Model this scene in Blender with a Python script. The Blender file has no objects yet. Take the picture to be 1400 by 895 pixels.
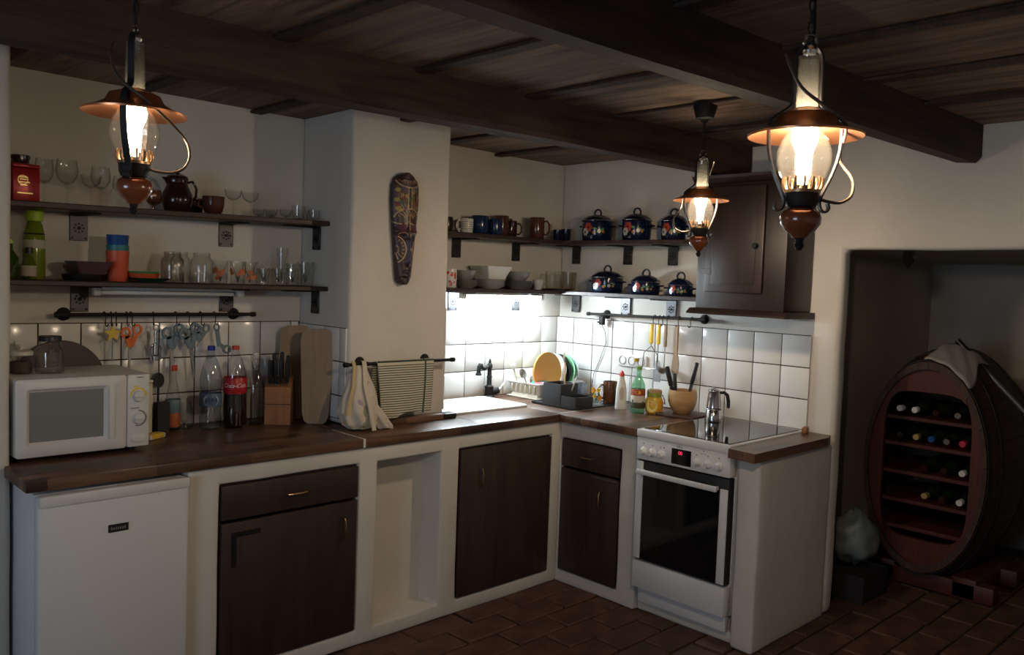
import bpy, bmesh, math, random
from mathutils import Vector, Matrix, noise
random.seed(7)
C = bpy.context.scene.collection
sc = bpy.context.scene
PI = math.pi

# ------------------------------------------------------------------ camera
YAW, PITCH, ROLL, FPX = 0.771629, -0.0570425, 0.0367827, 1141.147
CAM = Vector((-3.82775, -3.5313, 1.55))
fw = Vector((math.cos(PITCH)*math.sin(YAW), math.cos(PITCH)*math.cos(YAW), math.sin(PITCH)))
r0 = Vector((math.cos(YAW), -math.sin(YAW), 0)); u0 = r0.cross(fw)
rt = r0*math.cos(ROLL)+u0*math.sin(ROLL); up = u0*math.cos(ROLL)-r0*math.sin(ROLL)
cd = bpy.data.cameras.new('camera'); cam = bpy.data.objects.new('camera', cd); C.objects.link(cam)
cam.matrix_world = Matrix(((rt.x, up.x, -fw.x, CAM.x), (rt.y, up.y, -fw.y, CAM.y), (rt.z, up.z, -fw.z, CAM.z), (0, 0, 0, 1)))
cd.sensor_width = 36; cd.sensor_fit = 'HORIZONTAL'; cd.lens = FPX/1400*36; cd.clip_start = .05
sc.camera = cam
# ------------------------------------------------------------------ world, daylight, exposure
w = bpy.data.worlds.new('world'); sc.world = w; w.use_nodes = True
wn = w.node_tree.nodes['Background']; wn.inputs[0].default_value = (.50, .66, 1, 1); wn.inputs[1].default_value = .35
def area(name, loc, rot, sx, sy, power, col):
    d = bpy.data.lights.new(name, 'AREA'); d.shape = 'RECTANGLE'; d.size = sx; d.size_y = sy; d.energy = power; d.color = col
    o = bpy.data.objects.new(name, d); o.location = loc; o.rotation_euler = rot; C.objects.link(o); return o
DAYLIGHT_W = 34
LAMP_M, LAMP_R, LAMP_L, TUBE = 620, 800, 95, 400
area('window_daylight', (-5.82, -2.6, 1.45), (0, -PI/2, 0), 1.0, 1.2, DAYLIGHT_W, (.62, .78, 1))
vs = sc.view_settings
vs.view_transform = 'Standard'; vs.look = 'None'; vs.gamma = 1; vs.use_curve_mapping = False; vs.exposure = 0.0
sc.cycles.transparent_max_bounces = 32
sc.cycles.caustics_reflective = False; sc.cycles.caustics_refractive = False
sc.cycles.sample_clamp_indirect = 4

# ------------------------------------------------------------------ materials
def mat(name, col, rough=.5, metal=0., bump=0., bscale=30., var=0., vscale=6., spec=.5, coat=0., col2=None, stretch=None, emit=None, estr=0.):
    m = bpy.data.materials.new(name); m.use_nodes = True
    nt = m.node_tree; b = nt.nodes['Principled BSDF']
    b.inputs['Base Color'].default_value = (*col, 1); b.inputs['Roughness'].default_value = rough; b.inputs['Metallic'].default_value = metal
    b.inputs['Specular IOR Level'].default_value = spec; b.inputs['Coat Weight'].default_value = coat
    if emit: b.inputs['Emission Color'].default_value = (*emit, 1); b.inputs['Emission Strength'].default_value = estr
    if bump or var:
        tc = nt.nodes.new('ShaderNodeTexCoord'); src = tc.outputs['Object']
        if stretch:
            mp = nt.nodes.new('ShaderNodeMapping'); mp.inputs['Scale'].default_value = stretch; nt.links.new(src, mp.inputs[0]); src = mp.outputs[0]
    if var:
        n = nt.nodes.new('ShaderNodeTexNoise'); n.inputs['Scale'].default_value = vscale; n.inputs['Detail'].default_value = 6; nt.links.new(src, n.inputs[0])
        r = nt.nodes.new('ShaderNodeValToRGB'); e = r.color_ramp.elements
        c2 = col2 or tuple(max(0, c*(1-var)) for c in col)
        e[0].position = .35; e[0].color = (*c2, 1); e[1].position = .65; e[1].color = (*col, 1)
        nt.links.new(n.outputs[0], r.inputs[0]); nt.links.new(r.outputs[0], b.inputs['Base Color'])
    if bump:
        n2 = nt.nodes.new('ShaderNodeTexNoise'); n2.inputs['Scale'].default_value = bscale; n2.inputs['Detail'].default_value = 5; nt.links.new(src, n2.inputs[0])
        bp = nt.nodes.new('ShaderNodeBump'); bp.inputs['Strength'].default_value = bump; bp.inputs['Distance'].default_value = .01
        nt.links.new(n2.outputs[0], bp.inputs['Height']); nt.links.new(bp.outputs[0], b.inputs['Normal'])
    return m
def glass(name, tint=(.985, .99, .988), edge=(.55, .58, .56), rough=.02, refl=1.0, milk=0., mcol=(.8, .8, .8)):
    # thin glass: see-through with a Fresnel gloss; seen edge-on it is thicker and darker
    m = bpy.data.materials.new(name); m.use_nodes = True; nt = m.node_tree; nt.nodes.clear()
    out = nt.nodes.new('ShaderNodeOutputMaterial'); mx = nt.nodes.new('ShaderNodeMixShader')
    tr = nt.nodes.new('ShaderNodeBsdfTransparent'); gl = nt.nodes.new('ShaderNodeBsdfGlossy'); gl.inputs['Roughness'].default_value = rough
    lw = nt.nodes.new('ShaderNodeLayerWeight'); lw.inputs['Blend'].default_value = .5
    mc = nt.nodes.new('ShaderNodeMix'); mc.data_type = 'RGBA'
    pw = nt.nodes.new('ShaderNodeMath'); pw.operation = 'POWER'; pw.inputs[1].default_value = 3
    nt.links.new(lw.outputs['Facing'], pw.inputs[0]); nt.links.new(pw.outputs[0], mc.inputs[0])
    mc.inputs[6].default_value = (*tint, 1); mc.inputs[7].default_value = (*edge, 1); nt.links.new(mc.outputs[2], tr.inputs[0])
    p5 = nt.nodes.new('ShaderNodeMath'); p5.operation = 'POWER'; p5.inputs[1].default_value = 5; nt.links.new(lw.outputs['Facing'], p5.inputs[0])
    ml = nt.nodes.new('ShaderNodeMath'); ml.operation = 'MULTIPLY_ADD'; ml.inputs[1].default_value = .6*refl; ml.inputs[2].default_value = .06*refl; ml.use_clamp = True
    nt.links.new(p5.outputs[0], ml.inputs[0]); nt.links.new(ml.outputs[0], mx.inputs[0])
    body = tr.outputs[0]
    if milk:
        df = nt.nodes.new('ShaderNodeBsdfDiffuse'); df.inputs[0].default_value = (*mcol, 1); tl = nt.nodes.new('ShaderNodeBsdfTranslucent'); tl.inputs[0].default_value = (*mcol, 1)
        ad = nt.nodes.new('ShaderNodeMixShader'); nt.links.new(df.outputs[0], ad.inputs[1]); nt.links.new(tl.outputs[0], ad.inputs[2])
        m2 = nt.nodes.new('ShaderNodeMixShader'); m2.inputs[0].default_value = milk; nt.links.new(body, m2.inputs[1]); nt.links.new(ad.outputs[0], m2.inputs[2]); body = m2.outputs[0]
    nt.links.new(body, mx.inputs[1]); nt.links.new(gl.outputs[0], mx.inputs[2]); nt.links.new(mx.outputs[0], out.inputs[0])
    return m
def emitter(name, col, s):
    m = bpy.data.materials.new(name); m.use_nodes = True; nt = m.node_tree; nt.nodes.clear()
    out = nt.nodes.new('ShaderNodeOutputMaterial'); e = nt.nodes.new('ShaderNodeEmission')
    e.inputs[0].default_value = (*col, 1); e.inputs[1].default_value = s; nt.links.new(e.outputs[0], out.inputs[0]); return m
def wood(name, c1, c2, rough=.5, stretch=(1, 8, 8), scale=3., bump=.15, coat=0.):
    # long grain: stretched noise drives colour and relief; each object gets its own tone
    m = bpy.data.materials.new(name); m.use_nodes = True; nt = m.node_tree; b = nt.nodes['Principled BSDF']; L = nt.links.new
    tc = nt.nodes.new('ShaderNodeTexCoord'); mp = nt.nodes.new('ShaderNodeMapping'); mp.inputs['Scale'].default_value = stretch; L(tc.outputs['Object'], mp.inputs[0])
    oi = nt.nodes.new('ShaderNodeObjectInfo'); va = nt.nodes.new('ShaderNodeVectorMath'); va.operation = 'ADD'; L(mp.outputs[0], va.inputs[0])
    mu = nt.nodes.new('ShaderNodeMath'); mu.operation = 'MULTIPLY'; mu.inputs[1].default_value = 37; L(oi.outputs['Random'], mu.inputs[0]); L(mu.outputs[0], va.inputs[1])
    n = nt.nodes.new('ShaderNodeTexNoise'); n.inputs['Scale'].default_value = scale; n.inputs['Detail'].default_value = 8; n.inputs['Roughness'].default_value = .65; n.inputs['Distortion'].default_value = .6; L(va.outputs[0], n.inputs[0])
    r = nt.nodes.new('ShaderNodeValToRGB'); e = r.color_ramp.elements; e[0].position = .32; e[0].color = (*c1, 1); e[1].position = .68; e[1].color = (*c2, 1); L(n.outputs[0], r.inputs[0])
    hs = nt.nodes.new('ShaderNodeHueSaturation'); L(r.outputs[0], hs.inputs['Color'])
    mr = nt.nodes.new('ShaderNodeMapRange'); mr.inputs[3].default_value = .8; mr.inputs[4].default_value = 1.2; L(oi.outputs['Random'], mr.inputs[0]); L(mr.outputs[0], hs.inputs['Value'])
    L(hs.outputs[0], b.inputs['Base Color']); b.inputs['Roughness'].default_value = rough; b.inputs['Coat Weight'].default_value = coat; b.inputs['Coat Roughness'].default_value = .25
    bp = nt.nodes.new('ShaderNodeBump'); bp.inputs['Strength'].default_value = bump; bp.inputs['Distance'].default_value = .01; L(n.outputs[0], bp.inputs['Height']); L(bp.outputs[0], b.inputs['Normal'])
    return m
def blockwood(name, rough=.35):
    # butcher-block worktop: rows of staggered lamellas of different brown
    m = bpy.data.materials.new(name); m.use_nodes = True; nt = m.node_tree; b = nt.nodes['Principled BSDF']; L = nt.links.new
    tc = nt.nodes.new('ShaderNodeTexCoord'); br = nt.nodes.new('ShaderNodeTexBrick'); L(tc.outputs['Object'], br.inputs[0])
    br.inputs['Color1'].default_value = (.17, .09, .052, 1); br.inputs['Color2'].default_value = (.036, .018, .011, 1); br.inputs['Mortar'].default_value = (.05, .022, .012, 1)
    br.inputs['Scale'].default_value = 1; br.inputs['Brick Width'].default_value = .34; br.inputs['Row Height'].default_value = .055; br.inputs['Mortar Size'].default_value = .0006; br.inputs['Bias'].default_value = -.1
    mp = nt.nodes.new('ShaderNodeMapping'); mp.inputs['Scale'].default_value = (3, 40, 40); L(tc.outputs['Object'], mp.inputs[0])
    n = nt.nodes.new('ShaderNodeTexNoise'); n.inputs['Scale'].default_value = 2; n.inputs['Detail'].default_value = 6; L(mp.outputs[0], n.inputs[0])
    mx = nt.nodes.new('ShaderNodeMix'); mx.data_type = 'RGBA'; mx.blend_type = 'MULTIPLY'; mx.inputs[0].default_value = .7; L(br.outputs[0], mx.inputs[6])
    r = nt.nodes.new('ShaderNodeValToRGB'); r.color_ramp.elements[0].color = (.45, .42, .4, 1); r.color_ramp.elements[1].color = (1.5, 1.5, 1.5, 1); r.color_ramp.elements[0].position = .3; r.color_ramp.elements[1].position = .7
    L(n.outputs[0], r.inputs[0]); L(r.outputs[0], mx.inputs[7]); L(mx.outputs[2], b.inputs['Base Color']); b.inputs['Roughness'].default_value = rough
    return m
def stripes(name, c1, c2, freq, duty, rough=.9, col3=None, f3=0):
    m = bpy.data.materials.new(name); m.use_nodes = True; nt = m.node_tree; b = nt.nodes['Principled BSDF']; L = nt.links.new
    uv = nt.nodes.new('ShaderNodeUVMap'); sp = nt.nodes.new('ShaderNodeSeparateXYZ'); L(uv.outputs[0], sp.inputs[0])
    def st(o, f, d):
        a = nt.nodes.new('ShaderNodeMath'); a.operation = 'MULTIPLY'; a.inputs[1].default_value = f; L(o, a.inputs[0])
        g = nt.nodes.new('ShaderNodeMath'); g.operation = 'FRACT'; L(a.outputs[0], g.inputs[0])
        h = nt.nodes.new('ShaderNodeMath'); h.operation = 'LESS_THAN'; h.inputs[1].default_value = d; L(g.outputs[0], h.inputs[0]); return h.outputs[0]
    mx = nt.nodes.new('ShaderNodeMix'); mx.data_type = 'RGBA'; L(st(sp.outputs[1], freq, duty), mx.inputs[0]); mx.inputs[6].default_value = (*c1, 1); mx.inputs[7].default_value = (*c2, 1)
    o = mx.outputs[2]
    if col3:
        m2 = nt.nodes.new('ShaderNodeMix'); m2.data_type = 'RGBA'; ofs = nt.nodes.new('ShaderNodeMath'); ofs.operation = 'ADD'; ofs.inputs[1].default_value = .17; L(sp.outputs[0], ofs.inputs[0]); L(st(ofs.outputs[0], f3, .03), m2.inputs[0]); L(o, m2.inputs[6]); m2.inputs[7].default_value = (*col3, 1); o = m2.outputs[2]
    L(o, b.inputs['Base Color']); b.inputs['Roughness'].default_value = rough
    return m
def patches(name, base, cols, scale, thr=.42, rough=.7):
    m = bpy.data.materials.new(name); m.use_nodes = True; nt = m.node_tree; b = nt.nodes['Principled BSDF']; L = nt.links.new
    tc = nt.nodes.new('ShaderNodeTexCoord'); o = None
    for i, c in enumerate(cols):
        mp = nt.nodes.new('ShaderNodeMapping'); mp.inputs['Location'].default_value = (3.1*i, 1.7*i, .9*i); L(tc.outputs['Object'], mp.inputs[0])
        n = nt.nodes.new('ShaderNodeTexNoise'); n.inputs['Scale'].default_value = scale; n.inputs['Detail'].default_value = 1.5; L(mp.outputs[0], n.inputs[0])
        g = nt.nodes.new('ShaderNodeMath'); g.operation = 'LESS_THAN'; g.inputs[1].default_value = thr; L(n.outputs[0], g.inputs[0])
        mx = nt.nodes.new('ShaderNodeMix'); mx.data_type = 'RGBA'; L(g.outputs[0], mx.inputs[0]); mx.inputs[7].default_value = (*c, 1)
        if o: L(o, mx.inputs[6])
        else: mx.inputs[6].default_value = (*base, 1)
        o = mx.outputs[2]
    L(o, b.inputs['Base Color']); b.inputs['Roughness'].default_value = rough
    return m

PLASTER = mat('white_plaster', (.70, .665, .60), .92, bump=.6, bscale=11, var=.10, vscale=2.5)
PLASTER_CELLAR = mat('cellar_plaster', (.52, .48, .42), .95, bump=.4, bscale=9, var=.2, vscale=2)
TILE = mat('glazed_tile', (.80, .79, .76), .18, var=.04, vscale=5)
GROUT = mat('brown_grout', (.045, .026, .018), .95)
BRKT = mat('dark_steel_plate', (.085, .085, .09), .45, 1)
BEAMW = wood('old_beam_wood', (.014, .0075, .0045), (.066, .035, .020), .75, (1, 9, 9), 2.2, .5)
PLANKW = wood('ceiling_plank_wood', (.045, .027, .018), (.33, .215, .14), .7, (9, .8, 9), 1.8, .3)
SHELFW = wood('dark_shelf_wood', (.016, .009, .007), (.05, .028, .02), .5, (1, 10, 10), 3, .15)
CABW = wood('dark_cabinet_wood', (.030, .019, .015), (.060, .037, .028), .45, (9, 9, 1), 2.5, .12)
WCABW = wood('red_brown_cabinet_wood', (.016, .009, .007), (.034, .018, .013), .45, (9, 9, 1), 2.5, .15)
WORKTOP = blockwood('butcher_block')
PALEWOOD = wood('pale_board_wood', (.30, .20, .115), (.42, .29, .17), .6, (8, 8, 1), 3, .05)
BLOCKW = wood('orange_block_wood', (.26, .10, .03), (.36, .15, .05), .5, (9, 9, 1), 3, .05)
BOWLW = wood('bamboo_bowl_wood', (.36, .20, .085), (.50, .29, .13), .4, (2, 2, 14), 3, .05)
BRICK = mat('terracotta_brick', (.150, .070, .042), .65, bump=.4, bscale=25, var=.45, vscale=9)
MORTAR = mat('floor_mortar', (.075, .05, .038), .95, bump=.3, bscale=40)
BLACK = mat('black_iron', (.011, .010, .010), .6, 0, spec=.25)
BLACKP = mat('black_plastic', (.012, .012, .013), .4)
DKGREYP = mat('anthracite_plastic', (.022, .023, .025), .5)
WHITE = mat('white_enamel', (.76, .76, .76), .28)
WHITEP = mat('white_plastic', (.72, .71, .68), .4)
CREAMP = mat('cream_plastic', (.66, .62, .50), .45)
STEEL = mat('polished_steel', (.62, .62, .62), .16, 1)
DULLSTEEL = mat('brushed_steel', (.42, .42, .42), .38, 1)
COPPER = mat('copper_shade', (.62, .27, .13), .32, 1)
CORD = mat('dull_cord', (.10, .075, .055), .4, .5)
LAMPWOOD = mat('lacquered_lamp_wood', (.20, .055, .02), .22, coat=.6)
BRASSY = mat('burnished_brass', (.42, .27, .14), .35, 1)
OVENGLASS = mat('black_oven_glass', (.006, .006, .007), .06)
HOBGLASS = mat('black_hob_glass', (.008, .008, .009), .04)
GLASS = glass('clear_glass')
GLOBE = glass('lamp_globe_glass', (.99, .98, .96), (.85, .80, .70), .06, 1.0, .002, (.9, .85, .75))
CHIMG = glass('dusty_chimney_glass', (.96, .955, .93), (.7, .68, .58), .08, 1.3, .035, (.80, .78, .66))
SMOKY = glass('smoky_glass', (.93, .90, .87), (.55, .50, .45))
GREENG = glass('green_glass', (.78, .93, .82), (.45, .70, .50), .03, 1., .12, (.35, .62, .42))
AMBERG = glass('amber_glass', (.86, .68, .56), (.6, .36, .26))
PETG = glass('clear_bottle_plastic', (.97, .975, .98), (.75, .77, .79), .08)
BLUEPET = glass('bluish_bottle_plastic', (.92, .95, .98), (.66, .74, .80), .08)
COLA = mat('cola_liquid', (.010, .004, .003), .1)
RED = mat('red_plastic', (.62, .05, .03), .4)
DEEPRED = mat('deep_red_tin', (.36, .012, .012), .3, .2)
GOLD = mat('gold_print', (.75, .55, .22), .35, .7)
BLUEP = mat('blue_plastic', (.012, .07, .26), .4)
TEALP = mat('teal_plastic', (.03, .20, .22), .4)
ORANGERED = mat('orange_red_plastic', (.60, .10, .04), .4)
GREENP = mat('green_plastic', (.05, .24, .07), .4)
DKGREEN = mat('dark_green_plastic', (.012, .06, .035), .4)
LIME = glass('lime_bottle_plastic', (.80, .90, .35), (.6, .7, .2), .15, 1., .5, (.42, .52, .04))
LIMECAP = mat('lime_cap_plastic', (.36, .55, .03), .45)
YELLOW = mat('yellow_plastic', (.80, .56, .06), .4)
ORANGE = mat('orange_plastic', (.75, .16, .03), .4)
GREYBLUE = mat('grey_blue_plastic', (.16, .23, .27), .45)
COBALT = mat('dark_blue_enamel', (.006, .010, .030), .12)
NAVY = mat('blue_glaze', (.010, .025, .085), .15)
BROWNGL = mat('brown_glaze', (.085, .028, .016), .18)
DKBROWNGL = mat('dark_brown_glaze', (.030, .011, .008), .15)
WHITEGL = mat('white_glaze', (.66, .65, .62), .25)
GREYGL = mat('grey_glaze', (.26, .26, .26), .25)
PRINT_RED = mat('red_print', (.55, .06, .04), .5)
PRINT_WHITE = mat('white_print', (.85, .85, .82), .5)
PRINT_GREEN = mat('green_print', (.05, .18, .05), .5)
PRINT_BLACK = mat('black_print', (.01, .01, .01), .5)
PRINT_ORANGE = mat('orange_print', (.85, .36, .02), .5)
PRINT_YELLOW = mat('yellow_print', (.88, .62, .05), .5)
PRINT_BROWN = mat('brown_print', (.25, .09, .03), .5)
PRINT_GREY = mat('grey_print', (.22, .22, .22), .5)
BARRELW = wood('barrel_stave_wood', (.035, .016, .010), (.085, .040, .024), .6, (1, 9, 9), 3, .3)
BARRELRED = wood('barrel_head_wood', (.055, .012, .008), (.105, .022, .013), .5, (9, 9, 1), 3, .2)
CORKW = mat('cork', (.50, .30, .15), .8)

# ------------------------------------------------------------------ mesh collector
class MB:
    def __init__(s): s.v = []; s.f = []; s.uv = None
    def add(s, v, f):
        o = len(s.v); s.v += [tuple(p) for p in v]; s.f += [tuple(i+o for i in q) for q in f]; return s
    def box(s, x0, x1, y0, y1, z0, z1):
        x0, x1 = sorted((x0, x1)); y0, y1 = sorted((y0, y1)); z0, z1 = sorted((z0, z1))
        return s.add([(x, y, z) for z in (z0, z1) for y in (y0, y1) for x in (x0, x1)],
                     [(0, 2, 3, 1), (4, 5, 7, 6), (0, 1, 5, 4), (2, 6, 7, 3), (0, 4, 6, 2), (1, 3, 7, 5)])
    def bbox(s, x0, x1, y0, y1, z0, z1, b=.004, seg=2):
        bm = bmesh.new(); bmesh.ops.create_cube(bm, size=1)
        for v in bm.verts: v.co = Vector(((x0+x1)/2+v.co.x*abs(x1-x0), (y0+y1)/2+v.co.y*abs(y1-y0), (z0+z1)/2+v.co.z*abs(z1-z0)))
        bmesh.ops.bevel(bm, geom=bm.edges[:], offset=b, segments=seg, affect='EDGES', profile=.5)
        return s.bm(bm)
    def bm(s, bm):
        bm.verts.index_update(); s.add([v.co[:] for v in bm.verts], [[v.index for v in f.verts] for f in bm.faces]); bm.free(); return s
    def lathe(s, prof, c=(0, 0, 0), n=24, axis=2, sx=1., sy=1.):
        v = []; f = []; rings = []
        for r, z in prof:
            if r < 1e-6: rings.append([len(v)]); v.append((0, 0, z))
            else:
                rings.append(list(range(len(v), len(v)+n)))
                for i in range(n): a = 2*PI*i/n; v.append((r*math.cos(a)*sx, r*math.sin(a)*sy, z))
        for A, B in zip(rings, rings[1:]):
            if len(A) == 1 and len(B) == 1: continue
            for i in range(n):
                j = (i+1) % n
                if len(A) == 1: f.append((A[0], B[j], B[i]))
                elif len(B) == 1: f.append((A[i], A[j], B[0]))
                else: f.append((A[i], A[j], B[j], B[i]))
        if axis == 0: v = [(z, x, y) for x, y, z in v]
        elif axis == 1: v = [(y, z, x) for x, y, z in v]
        return s.add([(x+c[0], y+c[1], z+c[2]) for x, y, z in v], f)
    def cyl(s, r, z0, z1, c=(0, 0, 0), n=20, axis=2, b=0.):
        if b: return s.lathe([(0, z0), (r-b, z0), (r, z0+b), (r, z1-b), (r-b, z1), (0, z1)], c, n, axis)
        return s.lathe([(0, z0), (r, z0), (r, z1), (0, z1)], c, n, axis)
    def tube(s, pts, r, n=8, closed=False):
        pts = [Vector(p) for p in pts]; N = len(pts); v = []; f = []
        rr = r if isinstance(r, (list, tuple)) else [r]*N
        prev = None
        for i, p in enumerate(pts):
            a = pts[(i-1) % N] if (closed or i > 0) else p; b = pts[(i+1) % N] if (closed or i < N-1) else p
            t = (b-a).normalized()
            if prev is None: prev = Vector((0, 0, 1)) if abs(t.z) < .9 else Vector((1, 0, 0))
            u = (prev-t*prev.dot(t)).normalized(); prev = u; q = t.cross(u)
            for k in range(n): an = 2*PI*k/n; v.append(p+(u*math.cos(an)+q*math.sin(an))*rr[i])
        for i in range(N if closed else N-1):
            j = (i+1) % N
            for k in range(n): l = (k+1) % n; f.append((i*n+k, i*n+l, j*n+l, j*n+k))
        if not closed: f.append(tuple(range(n-1, -1, -1))); f.append(tuple((N-1)*n+k for k in range(n)))
        return s.add(v, f)
    def ribbon(s, pts, wdir, wid, th):
        # flat bar along pts; wdir is the width direction
        W = Vector(wdir).normalized()*wid/2; pts = [Vector(p) for p in pts]; v = []; f = []
        for i, p in enumerate(pts):
            t = (pts[min(i+1, len(pts)-1)]-pts[max(i-1, 0)]).normalized(); nn = t.cross(W).normalized()*th/2
            v += [p-W-nn, p+W-nn, p+W+nn, p-W+nn]
        for i in range(len(pts)-1):
            for k in range(4): l = (k+1) % 4; f.append((i*4+k, i*4+l, i*4+4+l, i*4+4+k))
        f.append((3, 2, 1, 0)); e = (len(pts)-1)*4; f.append((e, e+1, e+2, e+3))
        return s.add(v, f)
    def prism(s, poly, t, axis=1, off=0.):
        # poly in the plane of the two other axes, thickness t along axis, centred on off
        n = len(poly); v = []
        for d in (off-t/2, off+t/2):
            for a, b in poly: v.append((d, a, b) if axis == 0 else (a, d, b) if axis == 1 else (a, b, d))
        f = [tuple(range(n)), tuple(range(2*n-1, n-1, -1))]+[(i, i+n, (i+1) % n+n, (i+1) % n) for i in range(n)]
        return s.add(v, f)
    def xf(s, M):
        s.v = [tuple(M @ Vector(p)) for p in s.v]; return s
    def build(s, name, m, parent=None, smooth=40, kind=None, label=None):
        me = bpy.data.meshes.new(name); me.from_pydata(s.v, [], s.f); me.validate()
        bm = bmesh.new(); bm.from_mesh(me); bmesh.ops.recalc_face_normals(bm, faces=bm.faces); bm.to_mesh(me); bm.free()
        if s.uv:
            ul = me.uv_layers.new(name='UVMap')
            for l in me.loops: ul.data[l.index].uv = s.uv[l.vertex_index]
        me.materials.append(m)
        if smooth: me.shade_smooth(); me.set_sharp_from_angle(angle=math.radians(smooth))
        o = bpy.data.objects.new(name, me); C.objects.link(o)
        if parent: o.parent = parent
        if kind: o['kind'] = kind
        if label: o['label'] = label
        return o
def tag(o, label, cat, group=None):
    o['label'] = label; o['category'] = cat
    if group: o['group'] = group
    return o
def thing(name, label, cat, loc=(0, 0, 0), rz=0., group=None):
    o = bpy.data.objects.new(name, None); C.objects.link(o); o.location = loc; o.rotation_euler = (0, 0, rz); o.empty_display_size = .05
    return tag(o, label, cat, group)
def one(name, mb, m, label, cat, loc=(0, 0, 0), rz=0., group=None, smooth=40):
    o = mb.build(name, m, None, smooth); o.location = loc; o.rotation_euler = (0, 0, rz); return tag(o, label, cat, group)
def dup(o, loc, rz=None, label=None):
    c = o.copy(); C.objects.link(c); c.location = loc
    if rz is not None: c.rotation_euler = (0, 0, rz)
    if label: c['label'] = label
    for ch in list(o.children):
        d = ch.copy(); C.objects.link(d); d.parent = c
        for g in list(ch.children): e = g.copy(); C.objects.link(e); e.parent = d
    return c
def face_cam(x, y): return math.atan2(CAM.y-y, CAM.x-x)
def shell(out, th=.0025, bot=.004):
    # closed glass or china wall from an outer profile given bottom to top
    inn = [(max(r-th, .0008), z) for r, z in out if z > out[0][1]+bot]
    return [(0, out[0][1])]+out+inn[::-1]+[(0, out[0][1]+bot)]
def wrapped(polys, rfun, th0=0., lift=.0006):
    # flat outlines (u along the girth, z up) laid on a body of revolution
    mb = MB()
    for p in polys:
        mb.add([((rfun(z)+lift)*math.cos(th0+u/rfun(z)), (rfun(z)+lift)*math.sin(th0+u/rfun(z)), z) for u, z in p], [tuple(range(len(p)))])
    return mb
def disc(cx, cy, r, n=10, sx=1., sy=1., a0=0.): return [(cx+r*sx*math.cos(a0+2*PI*i/n), cy+r*sy*math.sin(a0+2*PI*i/n)) for i in range(n)]
def petals(cx, cy, r, n=5): return [disc(cx+r*.6*math.cos(2*PI*i/n), cy+r*.6*math.sin(2*PI*i/n), r*.45, 8) for i in range(n)]
def text_mesh(txt, size, shear=0.):
    cu = bpy.data.curves.new('lettering', 'FONT'); cu.body = txt; cu.size = size; cu.align_x = 'CENTER'; cu.align_y = 'CENTER'; cu.shear = shear; cu.resolution_u = 3
    o = bpy.data.objects.new('lettering', cu); C.objects.link(o); dg = bpy.context.evaluated_depsgraph_get(); dg.update()
    me = bpy.data.meshes.new_from_object(o.evaluated_get(dg)); v = [x.co.copy() for x in me.vertices]; f = [tuple(p.vertices) for p in me.polygons]
    bpy.data.objects.remove(o); bpy.data.curves.remove(cu); bpy.data.meshes.remove(me); return v, f
def text_on(txt, size, fn, m, parent, shear=0., name='lettering'):
    v, f = text_mesh(txt, size, shear); return MB().add([fn(p.x, p.y) for p in v], f).build(name, m, parent, 0)

# ------------------------------------------------------------------ the setting
def rough_panel(name, us, zs, holes, axis, d0, d1, m, amp=.004, bev=.012, step=.12, seed=0., parent=None):
    """plastered slab with openings; us/zs are the breaks along the wall and up, holes the open cells;
    d0..d1 is its depth along axis; edges are rounded and the faces slightly wavy"""
    bm = bmesh.new(); vd = {}
    def V(i, j, d):
        k = (i, j, d)
        if k not in vd:
            u, z = us[i], zs[j]; dd = (d0, d1)[d]; vd[k] = bm.verts.new((dd, u, z) if axis == 0 else (u, dd, z))
        return vd[k]
    nu, nz = len(us)-1, len(zs)-1; full = lambda i, j: 0 <= i < nu and 0 <= j < nz and (i, j) not in holes
    for i in range(nu):
        for j in range(nz):
            if not full(i, j): continue
            for d in (0, 1): bm.faces.new([V(i, j, d), V(i+1, j, d), V(i+1, j+1, d), V(i, j+1, d)])
            if not full(i-1, j): bm.faces.new([V(i, j, 0), V(i, j+1, 0), V(i, j+1, 1), V(i, j, 1)])
            if not full(i+1, j): bm.faces.new([V(i+1, j, 0), V(i+1, j+1, 0), V(i+1, j+1, 1), V(i+1, j, 1)])
            if not full(i, j-1): bm.faces.new([V(i, j, 0), V(i+1, j, 0), V(i+1, j, 1), V(i, j, 1)])
            if not full(i, j+1): bm.faces.new([V(i, j+1, 0), V(i+1, j+1, 0), V(i+1, j+1, 1), V(i, j+1, 1)])
    bmesh.ops.recalc_face_normals(bm, faces=bm.faces)
    if bev:
        eg = [e for e in bm.edges if len(e.link_faces) == 2 and e.calc_face_angle() > .8]
        bmesh.ops.bevel(bm, geom=eg, offset=bev, segments=3, affect='EDGES', profile=.5)
    if amp:
        for ax in range(3):
            lo = min(v.co[ax] for v in bm.verts); hi = max(v.co[ax] for v in bm.verts)
            k = lo+step
            while k < hi-.02:
                co = [0, 0, 0]; co[ax] = k; no = [0, 0, 0]; no[ax] = 1
                bmesh.ops.bisect_plane(bm, geom=bm.verts[:]+bm.edges[:]+bm.faces[:], plane_co=co, plane_no=no); k += step
        for v in bm.verts:
            q = v.co*3.2+Vector((seed, seed*1.7, 0)); q2 = v.co*11+Vector((seed, 0, seed))
            v.co += (noise.noise_vector(q)*amp+noise.noise_vector(q2)*amp*.35)
    return MB().bm(bm).build(name, m, parent, 50, None if parent else 'structure')

CEIL = 2.26
floor = MB().box(-5.9, 2.3, -5.4, .3, -.10, -.014).build('floor', MORTAR, None, 0, 'structure')
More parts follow.
